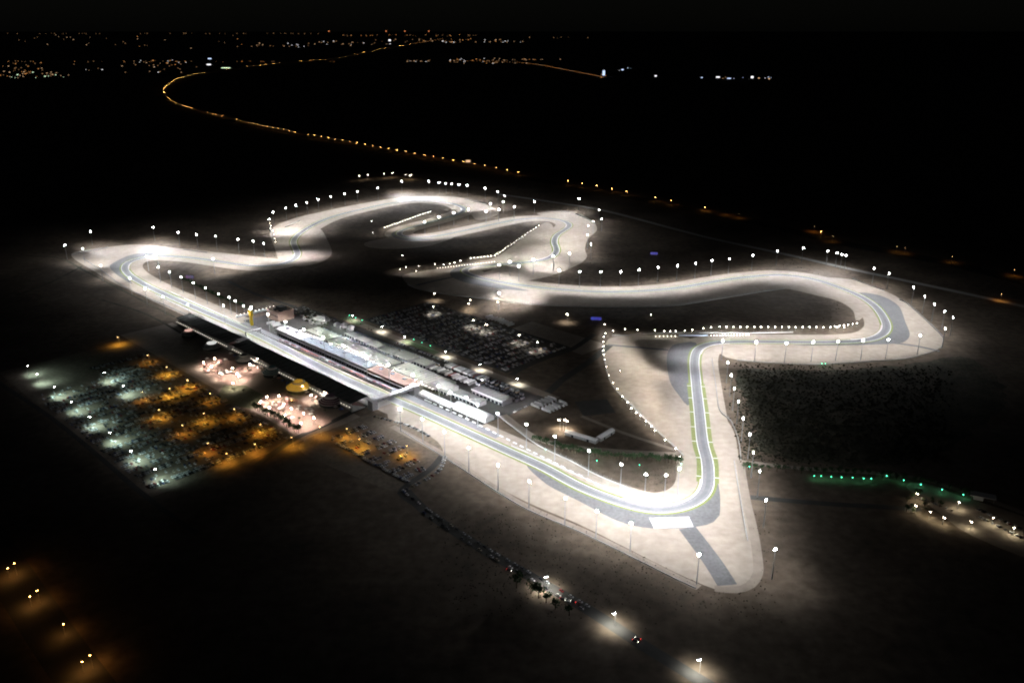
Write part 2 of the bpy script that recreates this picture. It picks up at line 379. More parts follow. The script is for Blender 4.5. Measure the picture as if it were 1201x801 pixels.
st_sheet('infield_car_park', 430, 770, 168, 312, 0.055, M_ROAD, 'dark asphalt infield car park with many rows', 'car park')
st_sheet('service_yard', 640, 800, 300, 360, 0.05, M_DIRT, 'pale sandy service yard above the infield car park', 'yard')
st_sheet('main_car_park', 250, 745, -337, -150, 0.06, M_LOT, 'large sandy car park lit amber and white', 'car park')
sheet('side_car_park', smooth(pts('405,497 440,487 505,512 521,535 512,555 470,576 420,560 350,525'), True, 10), 0.06, M_LOT, 'small sandy car park with amber pools beside the main straight', 'car park')
sheet('gate_yard', smooth(pts('1062,570 1085,566 1130,583 1160,592 1230,620 1230,660 1140,628 1100,600'), True, 12), 0.05, M_DIRT, 'sandy gate yard at the end of the green-lit hedge', 'yard')
sheet('fan_plaza', smooth(pts('235,418 262,414 300,416 310,430 290,448 268,452 236,432'), True, 8), 0.09, M_PINK, 'pink paved fan plaza under globe lamps, near the round pavilions', 'plaza')
sheet('fan_plaza', smooth(pts('300,470 330,460 352,470 388,490 378,500 352,508 330,498'), True, 8), 0.09, M_PINK, 'pink paved fan plaza bordered by dark hedge', 'plaza')
sheet('village_lawn', pts('262,452 288,452 310,464 296,480 252,470'), 0.095, M_LAWN, 'grey-green lawn between the two pink plazas', 'lawn')
st_sheet('village_ground', 215, 760, -150, -64, 0.045, M_DIRT, 'trampled sandy ground of the fan village behind the grandstand', 'ground')
sheet('dry_plot', pts('674,471 712,468 722,484 684,488'), 0.05, M_ROAD, 'dark rectangular plot between paddock end and gravel field', 'plot')

for tx, lb in (('20,346 60,331 97,312', 'faint dark track meeting the last hairpin barrier'), ('30,300 70,303 100,318 150,344 205,372', 'faint dark track below the last hairpin wall'), ('120,352 170,368 215,392', 'faint dark track towards the round pavilions')):
    road('desert_track', tx, 5, 0.05, M_SCRUBLAND, lb)
sheet('scrubland', [p + Vector((random.uniform(-5, 5), random.uniform(-5, 5))) for p in smooth(pts('868,432 900,433 960,434 1020,431 1070,427 1110,420 1150,425 1180,470 1120,520 1060,545 980,545 930,540 890,528 884,505 878,480 868,455'), True, 9.0)], 0.015, M_SCRUBLAND, 'dark overgrown scrubland beside the short straight', 'scrubland')
# ------------------------------------------------------------------ barriers
def barrier(txt, label, h=1.1, fence=2.6, P=None, w=0.9, m=None, bead=None):
    P = P or smooth(pts(txt), False, 8.0); N = normals(P); mb = MB(); n = len(P)
    vs = []
    for p, q in zip(P, N):
        for o, z in ((-w / 2, 0), (-w / 2, h), (w / 2, h), (w / 2, 0)): vs.append((p.x + q.x * o, p.y + q.y * o, z))
    fs = []
    for i in range(n - 1):
        for k in range(3): fs.append((4 * i + k, 4 * i + k + 1, 4 * i + 5 + k, 4 * i + 4 + k))
    mb.add(vs, fs, m or M_CONC)
    r = tag(link('barrier_wall', None), label, 'barrier', 'trackside barriers'); r.location = (P[0].x, P[0].y, 0)
    o = link('wall', mb.mesh('wall'), r, (-P[0].x, -P[0].y, 0))
    if fence:
        fb = MB()
        for p, q in zip(P, N): fb.box((p.x, p.y, h + fence / 2), (0.14, 0.14, fence), M_STEEL)
        for zz in (0.5, 0.98):
            vs = []
            for p in P: vs += [(p.x, p.y, h + fence * zz), (p.x, p.y, h + fence * zz + 0.12)]
            fb.add(vs, [(2 * i, 2 * i + 2, 2 * i + 3, 2 * i + 1) for i in range(n - 1)], M_STEEL)
        link('catch_fence', fb.mesh('catch_fence'), r, (-P[0].x, -P[0].y, 0))
    return r
BARS = [
 ('84,299 105,294.5 127,290.5', 'bright white barrier at the tip of the last hairpin gravel'), ('215,293 243,296.5', 'short white barrier behind the hairpin approach'),
 ('97,303 118,317 150,339 200,361 222,371', 'barrier wall along the outside of the last hairpin exit'), ('316,261 317,270 322,283', 'short white wall at the kinked bend'),
 ('334,267 342,263 352,259', 'white barrier above the kinked bend'), ('545,234 570,239.5', 'bluish lit barrier at the far end of the circuit'),
 ('630,251 650,247.5 668,249', 'pale barrier behind the double bend'), ('675,251 690,258 698,263', 'pale barrier slanting past the double bend tip'),
 ('1000,327.5 1037,341', 'white barrier before the wide far-side bend'), ('1055,352 1065,357 1100,389 1106,399 1103,409', 'barrier rounding the gravel crescent tip'),
 ('1100,411 1065,420.5 1015,424.5 965,427.5 915,426.5 865,422.5', 'barrier between gravel crescent and dark scrub'),
 ('470,505 520,536 583,577 621,599 680,624 732,649 792,679 816,690', 'long barrier below the main straight masts'),
 ('861,541 869,590 877,635', 'tyre-topped wall inside the pale perimeter road'), ('709,408 709,420 717,450 742,477 767,502 792,525 802,535', 'curved wall carrying the string of small lamps'),
 ('718,394 767,391.5 800,391 870,391 930,390', 'wall across the top of the lamp-edged gravel field'), ('478,334 490,339 520,345 560,350 620,357 680,360 730,361 790,359 830,353 890,343 920,339', 'barrier along the lower edge of the long gravel verge'),
 ('600,523 640,540 690,563 730,580', 'concrete pit exit wall beside the dashed lane'), ('835,422 840,455 844,481 857,494 866,516 869,540', 'kinked barrier beside the scrub mast row'),
 ('585,488 620,515 640,527 670,541 700,557 740,574', 'curved infield barrier along the pit exit'),
]
for tx, lb in BARS: barrier(tx, lb)
# main straight: pit wall, grandstand side wall
def st_line(s0, s1, t, n): return [W(s0 + (s1 - s0) * i / n, t) for i in range(n + 1)]
barrier('', 'pit wall between main straight and pit lane', P=st_line(330, 730, 11.4, 50))
barrier('', 'white wall edging the straight before the grandstand', P=st_line(40, 225, -14, 24), m=M_WHITE)
barrier('', 'white wall edging the infield side before the pits', P=st_line(20, 300, 13, 30), m=M_WHITE)
# dashed white blocks along the pit exit lane
PX_ = smooth(pts('500,470 540,488 580,508 620,528 660,548 700,568 730,581'), False, 11.0)
bm_blk = MB().box((0, 0, 0.5), (6.0, 1.6, 1.0), M_WHITE).mesh('marker_block')
for i in range(0, len(PX_) - 1, 1):
    d = PX_[i + 1] - PX_[i]
    tag(link('marker_block', bm_blk, None, (PX_[i].x, PX_[i].y, 0.2), math.atan2(d.y, d.x)), 'long white marker block in the dashed line along the pit exit lane', 'marker', 'marker blocks along the pit exit')

# ------------------------------------------------------------------ floodlight masts
MH = 30.0
pole_me = MB().lathe([(0.55, 0), (0.5, 1), (0.34, 15), (0.2, MH + 0.6)], M_STEEL, 8).mesh('pole')
hb = MB()
hb.box((0, 0, MH + 0.6), (0.4, 2.9, 0.25), M_STEEL)
for yy in (-0.8, 0.0, 0.8):
    for zz in (-0.4, 0.4):
        hb.box((0.35, yy, MH + 0.6 + zz), (0.6, 0.6, 0.6), E_FLOOD, taper=0.85)
head_me = hb.mesh('lamp_head')
def nearest(p): return min(TRACK, key=lambda q: (q - p).length_squared)
def mast(p, label, group, q, E, dist):
    d = q - p; r = thing('floodlight_mast', label, 'floodlight mast', p, math.atan2(d.y, d.x), group)
    link('pole', pole_me, r); link('lamp_head', head_me, r)
    floodlight('floodlight', r, MH - 0.6, (0.97, 0.98, 1.0), E, dist * 0.78, max(34.0, dist * 0.85 + 16), 48.0, 0.02 if 'dark scrub' in label else 0.04)
    return r
MASTS = [
 ('tall floodlight mast outside the last hairpin gravel', '76,288 97,292 106,272 118,312'),
 ('tall floodlight mast along the straight leading into the last hairpin', '179.5,267 209,273 230.5,275.5 253,277.5 279,281 297,283 309,286'),
 ('floodlight mast on the inside of the last hairpin', '172,301 184,299 186,313.5 199,319.5 250,304'),
 ('floodlight mast beside the main straight before the grandstand', '152,327 170,339 191,349 220,358'),
 ('floodlight mast in the infield row beside the start of the straight', '212.5,325.5 227,332 241,338 256.5,345 269,349 262,359 286,359.5'),
 ('floodlight mast outside the kinked bend', '315.5,257.5 320,249.5 335,244.5 347,241 360,238 373,234.5 388,231 404,228 419,225'),
 ('floodlight mast behind the far outer curve of the circuit', '443,221 471,213 503,213 515,214.5 523,215.5 530,216 538,217 548,218 569,221 584,225.5'),
 ('floodlight mast between far curve and double bend', '590,237 592,230.5 603,243 585,246 570,248.5 575,239.5 627,237'),
 ('floodlight mast standing on the inner side of the narrow hairpin', '549,246 532,250 514.5,255 498,261'),
 ('floodlight mast beside the perimeter road above the double bend', '679,233.5 703,247 706,257 696,260'),
 ('floodlight mast outside the tip of the double bend', '690,265 689.5,276 693.5,287 668,298'),
 ('floodlight mast inside the infield hairpin', '586,311 608.5,312.5 598,307.5 625.5,305 649,301'),
 ('floodlight mast along the dark grass side of the back straight', '656,317.5 680,319 704.5,319.5 728,319 749.5,317 772,314 794.5,312 816,309 835,306 855.5,304'),
 ('floodlight mast behind the rise to the wide bend', '883,300 912,294.5 942,291 971,294.5 982,297 987.5,299 992.5,300'),
 ('floodlight mast along the outer rim of the wide far-side bend', '1025.5,315 1043,321 1072,337 1085,348 1096,357 1108,366 1118,373 1109,386 1079.5,394'),
 ('floodlight mast between gravel crescent and dark scrub', '1042,399 1012.5,400 983,401 954,402 922.5,403 887,402 848,400'),
 ('floodlight mast beside the dark scrub on the short straight', '854,425.5 858,440.5 861.5,456 866.5,471 872,491 880,510 884,531 891.5,553 899,587 909.5,645'),
 ('floodlight mast below the main straight service road', '469,480 495,492 521,507 549.5,526 584,546 620.5,565 663,585 700,600 740.6,614 820,651'),
 ('floodlight mast on the infield side of the pit exit', '528.5,461 560,475 584,485 617.6,498 651,512 691,529 729,545 757.6,556.6 781,557.6 796.6,550'),
 ('floodlight mast on the inner verge of the long back straight', '585,344'),
]
ML = []                                     # (foot, label, aim point, level)
for lb, tx in MASTS:
    lev = 1.0
    if 'below the main' in lb or 'pit exit' in lb: lev = 1.25
    elif 'infield row' in lb or 'before the grandstand' in lb: lev = 1.25
    elif 'double bend' in lb or 'hairpin' in lb: lev = 0.95
    for px, py in raw(tx):
        p = G(px, py, MH); q = nearest(p); q = q if 'inner verge' not in lb else p + (q - p).normalized() * max(30.0, (q - p).length); ML.append((p, lb, q, lev))
for sx_ in range(270, 860, 52):  # row of masts added to light the straight along the pits
    ML.append((W(sx_, 24.6), 'added floodlight mast between pit lane and pit building', W(sx_, 0), 1.35))
EV = [0.7] * len(ML)
def pool(i, q):                             # share of mast i's pool that reaches q
    p, _, a, _ = ML[i]; d = a - p; L = max(d.length, 1.0); d = d / L; v = q - p; x = v.dot(d); y = v.cross(d); L = min(L, 85.0); sx_ = max(34.0, L * 0.85 + 16); L *= 0.78
    return math.exp(-(((x - L) / sx_) ** 2 + (y / 48.0) ** 2) ** 1.8) + 0.04 * math.exp(-((x - L) / sx_ / 2.3) ** 2 - (y / 84.0) ** 2)
QS = TRACK[::3]
TG = []                                     # wanted level along the lap: strongest on the main straight
for q in QS:
    v = q - OA; a_, b_ = v.dot(U), v.dot(V); TG.append(1.12 if -60 < a_ < 1180 and abs(b_) < 60 else 1.05 if a_ > 880 and b_ < 420 else 0.78 if b_ > 520 and a_ < 300 else 0.9)
K = [[pool(i, q) for i in range(len(ML))] for q in QS]
CS = [max(sum(K[j][i] for j in range(len(QS))), 1e-3) for i in range(len(ML))]
for _ in range(25):                         # balance the batteries so that the lap is evenly lit
    pr = [sum(k * e for k, e in zip(row, EV)) for row in K]
    for i in range(len(ML)):
        EV[i] = min(1.6, max(0.5 if 'below the main' in ML[i][1] or 'dark scrub on' in ML[i][1] else 0.12, EV[i] * sum(K[j][i] * min(TG[j] / max(pr[j], 0.02), 4.0) for j in range(len(QS))) / CS[i]))
for (p, lb, a, lev), e in zip(ML, EV):
    dist = min((a - p).length, 85.0)
    r = mast(p, lb, 'floodlight masts round the track', a, e * MAST_E, dist)
    if 'pit building' in lb: floodlight('paddock_fill', r, MH - 0.6, (1.0, 0.98, 0.94), 1.9, -62.0, 48.0, 42.0, 0.05)  # extra rear beam added to brighten the paddock

# ------------------------------------------------------------------ strings of low lamps on the infield walls
low_pole = MB().lathe([(0.16, 0), (0.1, 6.0)], M_STEEL, 6).mesh('pole')
low_head = MB().box((0.2, 0, 6.3), (0.7, 1.1, 0.7), E_LOW, taper=0.8).box((0.2, 0, 6.75), (0.9, 1.3, 0.12), M_STEEL).mesh('lamp_head')
def low(p, label, watts=6000):
    q = G(775, 440) if 'gravel field' in label else nearest(p); d = q - p
    r = thing('wall_lamp', label, 'lamp', p, math.atan2(d.y, d.x), 'small lamps strung along the infield walls'); link('pole', low_pole, r); link('lamp_head', low_head, r)
    if 'lone' not in label:
        if 'gravel field' in label: floodlight('wall_floodlight', r, 5.8, (1.0, 0.95, 0.86), 0.62, 52.0, 54.0, 24.0, 0.0)
        elif 'kinked' in label: floodlight('wall_floodlight', r, 5.8, (1.0, 0.95, 0.86), 0.9, 42.0, 42.0, 30.0, 0.0)
        elif 'hairpin' in label: floodlight('wall_floodlight', r, 5.8, (1.0, 0.95, 0.86), 0.42, 24.0, 42.0, 26.0, 0.0)
        elif 'double' in label: floodlight('wall_floodlight', r, 5.8, (1.0, 0.95, 0.86), 0.2, 30.0, 34.0, 24.0, 0.0)
        else: floodlight('wall_floodlight', r, 5.8, (1.0, 0.95, 0.86), 0.28, 20.0, 22.0, 18.0, 0.0)
def low_row(a, b, n, label, z=6.0):
    for i in range(n):
        k = i / max(1, n - 1); low(G(a[0] + (b[0] - a[0]) * k + random.uniform(-.2, .2), a[1] + (b[1] - a[1]) * k, z), label)
LB = 'small lamp post in the string '
for px, py in raw('709,380.5 710,391 708,395 707.5,401 707.5,406 707.5,411 708,416 709,422 711,430 714,440 719,449 724,456 730,465 736,472 740.5,479 746,484 751,487.5 757.5,494 764,500 768,505 780,516 792.5,526 797,535'): low(G(px, py, 6), LB + 'curving round the gravel field by the second corner')
for px, py in raw('719,388 733,386 747.5,387 768,387.5 779,388.5 786,388.5 792.5,388.5 803,388 812,387 825,385 834,384'): low(G(px, py, 6), LB + 'above the second corner')
low_row((844, 383.3), (990, 383.8), 19, LB + 'along the dark oval infield')
low_row((974, 383.6), (1005, 379.5), 7, LB + 'along the dark oval infield')
low(G(437, 273, 6), LB + 'beside the narrow hairpin'); low_row((451, 267), (505, 248), 19, LB + 'beside the narrow hairpin')
for px, py in raw('510,310 520,310.5 527.5,309.5 533,308 540,306 469,316 476,313.5 488,318'): low(G(px, py, 6), LB + 'left by the infield hairpin'.replace('left ', ''))
low_row((552, 303), (580, 300), 8, LB + 'by the infield hairpin')
low_row((583, 298), (632, 264.5), 16, LB + 'between the legs of the double bend')
for px, py in raw('316,262 317,268 321,275 323,284 318,265 320,271 322,280'): low(G(px, py, 6), LB + 'at the short wall of the kinked bend')
for px, py in raw('435.5,259.5 472,300 491,312 763.5,369 666,369 727,435'): low(G(px, py, 6), 'lone lamp post on the dark infield')
bead_me = MB().box((0, 0, 0.5), (1.0, 1.0, 1.0), E_BEAD, taper=0.7).mesh('wall_bead')
def beads(a, b, n, label, group):
    for i in range(n):
        p = G(a[0] + (b[0] - a[0]) * i / (n - 1), a[1] + (b[1] - a[1]) * i / (n - 1), 1.2)
        tag(link('wall_light', bead_me, None, (p.x, p.y, 1.1)), label, 'lamp', group)
beads((769, 394.6), (792, 394.4), 6, 'tiny round light on the wall above the second corner', 'tiny lights on the top wall')
beads((834, 393.8), (878, 392.8), 14, 'tiny round light on the wall above the second corner', 'tiny lights on the top wall')
beads((513, 314.8), (580, 307.2), 22, 'tiny round light on the wall by the infield hairpin', 'tiny lights on the hairpin wall')
ban = G(813, 394.5); r = tag(link('banner_wall', None, None, (ban.x, ban.y, 0)), 'pale blue advertising wall between tiny lights above the second corner', 'banner')
link('panel', MB().box((0, 0, 1.6), (46, 0.5, 2.2), mat('pale_blue_banner', (0.5, 0.58, 0.72), 0.6)).mesh('panel'), r)
link('base', MB().box((0, 0, 0.25), (46.4, 0.9, 0.5), M_CONC).mesh('base'), r)

# ------------------------------------------------------------------ car park and road lamps
def lamp_meshes(h, arm, em, w=1.0):
    p = MB().lathe([(0.2, 0), (0.1, h)], M_STEEL, 6).mesh('pole')
    a = MB().box((arm / 2, 0, h), (arm + 0.3, 0.14, 0.14), M_STEEL).mesh('arm')
    hd = MB().box((arm, 0, h + 0.12), (1.5 * w, 0.8 * w, 0.22), M_STEEL).box((arm, 0, h - 0.18), (1.3 * w, 0.7 * w, 0.36), em, taper=1.1).mesh('lamp_head')
    return p, a, hd
LM = {'lot': lamp_meshes(16, 1.6, E_LOT, 1.25), 'sod': lamp_meshes(13, 1.4, E_SOD, 0.9), 'hwy': lamp_meshes(12, 2.2, E_HWY, 1.3), 'road': lamp_meshes(14, 2.0, E_LOT, 2.0), 'warm': lamp_meshes(9, 0.9, E_WARM, 1.5), 'yard': lamp_meshes(15, 1.2, E_WARM, 1.9), 'strip': lamp_meshes(10, 1.0, E_LOT, 1.3)}
def lamp(kind, p, rz, label, group, col=None, watts=0, size=150, name='street_lamp', tilt=0.0, blend=1.0):
    r = thing(name, label, 'lamp', p, rz, group)
    a, b, c = LM[kind]; link('pole', a, r); link('arm', b, r); link('lamp_head', c, r)
    if watts:
        z = {'lot': 15.2, 'sod': 12.4, 'hwy': 11.4, 'road': 13.2, 'warm': 8.3, 'yard': 14.2, 'strip': 9.3}[kind]
        lo = light('lamp_%s_%d' % (kind, int(watts)), 'SPOT', r, z, col, watts, size, blend, tilt, 0.4)
        lo.location.x = 1.5
    return r
for k, (px, py) in enumerate(raw('31,429 42,439 62,454 82,471.5 103,489 127,507.5 152,529 180,550.5 121,437 143,452.5')):
    lamp('lot', G(px, py, 16), ANG + math.pi / 2 * (1 if k < 8 else 1), 'white-headed lamp post ' + ('along the outer edge of the large car park' if k < 8 else 'amid the empty end of the large car park'), 'white car park lamps', (0.66, 1.0, 0.88), 44000 if k not in (0, 7) else 30000, 140, 'car_park_lamp', tilt=-R(30))
SOD = '139,395 174,416 196.5,430 221,445 187.5,480 215,498 245,519 267,531 247.5,461 276,479 306.6,497 343,512 168,459 221,446 240,484 376,500 422.7,514 408,502 478,522 300,520 200,455'
for px, py in raw(SOD):
    wk = random.choice((9000, 13000, 18000, 24000))
    lamp('sod', G(px, py, 13), ANG + math.pi / 2 + math.pi, 'slim amber lamp post ' + ('between rows of the large car park' if px < 350 else 'in the small car park beside the straight'), 'amber car park lamps', (1.0, 0.40 + wk / 260000.0, 0.05), wk, 164, 'car_park_lamp')
for px, py in raw('643,675 722,717.5 822,771.5'):
    lamp('road', G(px, py, 14), R(215), 'bright white lamp post on the dark access road', 'access road lamps', (1.0, 0.97, 0.82), 42000, 136)
for px, py in raw('8,664 17,661 34,697 44,693 73,729 95,773 106,769'):
    lamp('hwy', G(px, py, 12), R(-50) + (math.pi if px in (17, 44, 106) else 0), 'amber lamp post on the dim highway in the corner', 'corner highway lamps', (1.0, 0.36, 0.05), 2200, 166)
for px, py in raw('413,370 447,383 474,395 522,412 562,427.5 606,444'):
    lamp('strip', G(px, py, 10), ANG + math.pi / 2, 'lamp post along the sandy paddock road', 'paddock road lamps', (0.95, 1.0, 0.88), 22000, 150)
for px, py in raw('552,351.5 549,356 583,354 555.5,375 571,380.5 608,393 629.5,401 665.5,368 508,359 585,344.5 509,343.5 661,492 664,493 657,492'):
    lamp('yard', G(px, py, 15), random.uniform(0, 6.28), 'yard floodlight post ' + ('over the small service compound' if py > 480 else 'around the infield car park'), 'yard lamps', (1.0, 0.90, 0.74), 24000, 125, 'yard_lamp')
FAN = '238.7,425 252,420.5 248,430 258,437.5 272.5,431.7 273,449 293,427.5 301.7,421 280,441 278,438 313,465.5 305.5,471 327,464 332.5,473.7 316,478 341.7,479 334.5,486.7 356,484.5 353,496 368,490 355,454 365,463 381,461 346,431 316,415 382.5,448'
gl_post = MB().lathe([(0.14, 0), (0.09, 7.6)], M_STEEL, 6).mesh('post')
gl_globe = MB().lathe([(0.2, 7.5), (0.7, 7.9), (0.85, 8.4), (0.6, 9.0), (0.15, 9.2)], E_WARM, 8).mesh('globe')
for px, py in raw(FAN):
    p = G(px, py, 8.6); st = 'on the pink plaza by the dark hedge' if py > 462 else 'among the round pavilions'
    r = thing('globe_lamp', 'white globe lamp ' + st, 'lamp', p, 0, 'globe lamps of the fan village'); link('post', gl_post, r); link('globe', gl_globe, r)
    light('globe_light', 'SPOT', r, 10.2, (1.0, 0.79, 0.67), 26000, 160, 0.8, 0, 0.6)
for px, py in raw('353,387.5 362,393 369,395 377.5,397.5 389,403 397,407.5 408,410 419,414 431,420 438,424 447,427.5 461,434 472,440 488,445 495,447.5'):
    lamp('warm', G(px, py, 9), ANG - math.pi / 2, 'warm lamp post in front of the paddock garages', 'paddock garage lamps', (1.0, 0.82, 0.62), 5000, 150)

# ------------------------------------------------------------------ buildings beside the straight
def part(root, name, mb): return link(name, mb.mesh(name), root)
def copies(root, name, mb, locs):
    me = mb.mesh(name)
    for l in locs: link(name, me, root, l)
def grandstand(s0, s1, label):
    L = s1 - s0; r = thing('grandstand', label, 'grandstand', W((s0 + s1) / 2, -52), ANG, 'main grandstand sections')
    mb = MB()                                        # raked tiers rising away from the track
    for k in range(9): mb.box((0, 8 - k * 2.1, 0.6 + k * 0.45), (L - 2, 2.08, 1.2 + k * 0.9), M_CONC)
    part(r, 'seating_tier', mb)
    mb = MB()
    for k in range(9): mb.box((0, 8.2 - k * 2.1, 1.45 + k * 0.9), (L - 3, 1.0, 0.5), M_CROWD)
    part(r, 'seat_row', mb)
    mb = MB()                                        # slightly cranked roof
    h0, h1 = 15.5, 12.8
    vs = [(-L / 2, 13, h0), (L / 2, 13, h0), (L / 2, -12.5, h1), (-L / 2, -12.5, h1)]
    mb.add(vs + [(x, y, z - 0.5) for x, y, z in vs], [(3, 2, 1, 0)[::-1], (4, 5, 6, 7)[::-1], (0, 1, 5, 4), (1, 2, 6, 5), (2, 3, 7, 6), (3, 0, 4, 7)], M_STANDROOF)
    part(r, 'roof', mb)
    n = max(6, int(L / 12))
    rib = MB(); rib.add([(-0.2, 13, h0 + .5), (0.2, 13, h0 + .5), (0.2, -12.5, h1 + .5), (-0.2, -12.5, h1 + .5), (-0.2, 13, h0 + 0.02), (0.2, 13, h0 + 0.02), (0.2, -12.5, h1 + 0.02), (-0.2, -12.5, h1 + 0.02)], [(0, 3, 2, 1), (0, 1, 5, 4), (1, 2, 6, 5), (2, 3, 7, 6), (3, 0, 4, 7)], M_DARK)
    copies(r, 'roof_rib', rib, [(-L / 2 + 1 + (L - 2) * i / n, 0, 0) for i in range(n + 1)])
    copies(r, 'column', MB().lathe([(0.4, 0), (0.32, 12.6)], M_CONC, 8), [(-L / 2 + 1 + (L - 2) * i / n, -11.5, 0) for i in range(n + 1)])
    part(r, 'rear_wall', MB().box((0, -10.6, 4.6), (L - 2, 0.4, 9.2), M_GREYWALL))
    part(r, 'front_fascia', MB().box((0, 13.3, h0 - 0.3), (L, 0.4, 1.2), M_WHITE))
    copies(r, 'concourse_lamp', MB().box((0, -13.4, 7.2), (0.8, 0.6, 0.5), mat('concourse_lens', (0.8, 0.8, 0.7), emit=(1.0, 0.9, 0.76), es=3.0)), [(-L / 2 + 3 + (L - 6) * i / (n * 2), 0, 0) for i in range(n * 2 + 1)])
    part(r, 'concourse_deck', MB().box((0, -13.2, 6.3), (L - 2, 4.6, 0.35), M_CONC))
grandstand(234, 405, 'shorter dark-roofed grandstand section with a beaded rear concourse')
grandstand(418, 722, 'long dark-roofed main grandstand along the start straight')

def block(name, label, cat, s0, s1, t0, t1, h, wall, roof, group=None, seam=0, door=0, over=0.5, extra=None, fascia=None):
    L, D = s1 - s0, t1 - t0; r = thing(name, label, cat, W((s0 + s1) / 2, (t0 + t1) / 2), ANG, group)
    part(r, 'wall', MB().box((0, 0, h / 2), (L, D, h), wall))
    rf = MB().box((0, 0, h + 0.25), (L + over, D + over, 0.5), roof); ro = part(r, 'roof', rf)
    if seam:
        n = int(L / seam)
        copies(ro, 'roof_seam', MB().box((0, 0, h + 0.62), (0.9, D + over - 0.1, 0.24), M_SEAM), [(-L / 2 + L * (i + 0.5) / n, 0, 0) for i in range(n)])
    if door:
        n = int(L / door)
        copies(r, 'door', MB().box((0, -D / 2 - 0.08, 1.9), (door * 0.7, 0.16, 3.6), M_GLASS), [(-L / 2 + L * (i + 0.5) / n, 0, 0) for i in range(n)])
    if fascia: part(r, 'fascia', MB().box((0, -D / 2 - over / 2 - 0.2, h - 0.2), (L + over, 0.4, 1.6), fascia))
    if extra: extra(r, ro, L, D, h)
    return r
def pit_extra(r, ro, L, D, h):
    copies(ro, 'roof_unit', MB().box((0, 3, h + 1.2), (5, 4, 1.4), M_GREYROOF, taper=0.9), [(-L / 2 + 14 + i * 26, 0, 0) for i in range(int(L / 26))])
    part(r, 'balcony', MB().box((0, -D / 2 - 1.8, h * 0.55), (L, 3.4, 0.3), M_WHITE).box((0, -D / 2 - 3.4, h * 0.55 + 0.7), (L, 0.15, 1.1), M_GLASS))
block('pit_building', 'long white-roofed pit building beside the timing tower', 'pit building', 392, 462, 26, 46, 10, M_GREYWALL, M_WHITE, 'pit buildings', 0, 6, 1.0, pit_extra, M_WHITE)
block('pit_building', 'blue-grey roofed pit building with white front edge, middle section', 'pit building', 463, 545, 26, 45, 10, M_GREYWALL, M_GREYROOF, 'pit buildings', 7, 6, 1.0, pit_extra, M_WHITE)
block('pit_building', 'blue-grey roofed pit building ending at the pinkish block', 'pit building', 546, 632, 26, 45, 10, M_GREYWALL, M_GREYROOF, 'pit buildings', 7, 6, 1.0, pit_extra, M_WHITE)
block('pit_building', 'pinkish brown flat-roofed pit building next to the footbridge', 'pit building', 634, 718, 26, 47, 8.5, M_BROWN, mat('pink_roof', (0.34, 0.24, 0.21), 0.85, 0.2, 0.3), 'pit buildings', 0, 6, 1.0, pit_extra)
# team stands on the pit wall
tw = MB().box((0, 0, 1.5), (5.2, 1.6, 0.25), M_STEEL).box((-2.4, 0, 1.6), (0.2, 0.2, 3.2), M_STEEL).box((2.4, 0, 1.6), (0.2, 0.2, 3.2), M_STEEL).mesh('platform')
cols = [mat('stand_red', (0.30, 0.05, 0.04), 0.6), mat('stand_plum', (0.16, 0.06, 0.08), 0.6), mat('stand_white', (0.6, 0.6, 0.6), 0.6), mat('stand_black', (0.05, 0.05, 0.06), 0.6)]
cname = ['red', 'plum', 'white', 'black']; cm = [MB().box((0, 0, 3.35), (5.6, 2.6, 0.3), c).mesh('canopy') for c in cols]
for i in range(44):
    k = random.choice((0, 0, 1, 1, 2, 3)); r = thing('pit_wall_stand', cname[k] + ' canopied team stand on the pit wall', 'team stand', W(425 + i * 6.7, 13.6), ANG, 'team stands on the pit wall')
    link('platform', tw, r); link('canopy', cm[k], r)
# control tower
r = thing('control_tower', 'squat brown race control building with dark recessed roof', 'control tower', W(322, 76), ANG)
part(r, 'wall', MB().box((0, 0, 7), (36, 30, 14), M_BROWN))
ro = part(r, 'roof', MB().box((0, 0, 14.3), (37, 31, 0.6), M_BROWN)); part(ro, 'parapet', MB().box((0, 15, 15.6), (37, 1, 2), M_BROWN).box((0, -15, 15.6), (37, 1, 2), M_BROWN).box((18, 0, 15.6), (1, 28.9, 2), M_BROWN).box((-18, 0, 15.6), (1, 28.9, 2), M_BROWN))
copies(ro, 'roof_unit', MB().box((0, 0, 16.0), (6, 5, 2.8), M_DARK, taper=0.85), [(-9, 5, 0), (2, 6, 0), (9, -4, 0), (-4, -6, 0)])
part(r, 'upper_storey', MB().box((2, 2, 17.8), (16, 12, 6.4), M_DARK))
copies(r, 'window', MB().box((0, -15.1, 9), (3, 0.25, 2.2), M_GLASS), [(-15 + i * 5, 0, 0) for i in range(7)])
# timing tower
r = thing('timing_tower', 'tall yellow timing tower with a wider top beside the pit wall', 'timing tower', W(322, 22), ANG)
part(r, 'shaft', MB().box((0, 0, 8.5), (4.4, 3.2, 17), M_YELLOW)); hd = part(r, 'board', MB().box((0, 0, 22), (8.5, 4, 10), M_YELLOW))
copies(hd, 'number_panel', MB().box((0, -2.08, 0), (7.4, 0.16, 1.1), mat('amber_display', (0.05, 0.04, 0.02), emit=(1.0, 0.68, 0.05), es=1.2)), [(0, 0, 18.2 + i * 1.7) for i in range(5)])
part(r, 'cap', MB().box((0, 0, 27.4), (9.2, 4.6, 0.7), M_WHITE))
# start gantry
r = thing('start_gantry', 'thin steel start gantry spanning the main straight', 'gantry', W(368, 0), ANG)
copies(r, 'upright', MB().box((0, 0, 4), (0.8, 0.8, 8), M_STEEL), [(0, -14, 0), (0, 12.2, 0)])
part(r, 'beam', MB().box((0, -0.9, 8.3), (1.6, 27.8, 1.5), M_WHITE)); part(r, 'light_panel', MB().box((-0.95, 0, 7.6), (0.25, 6, 1.6), M_GLASS))
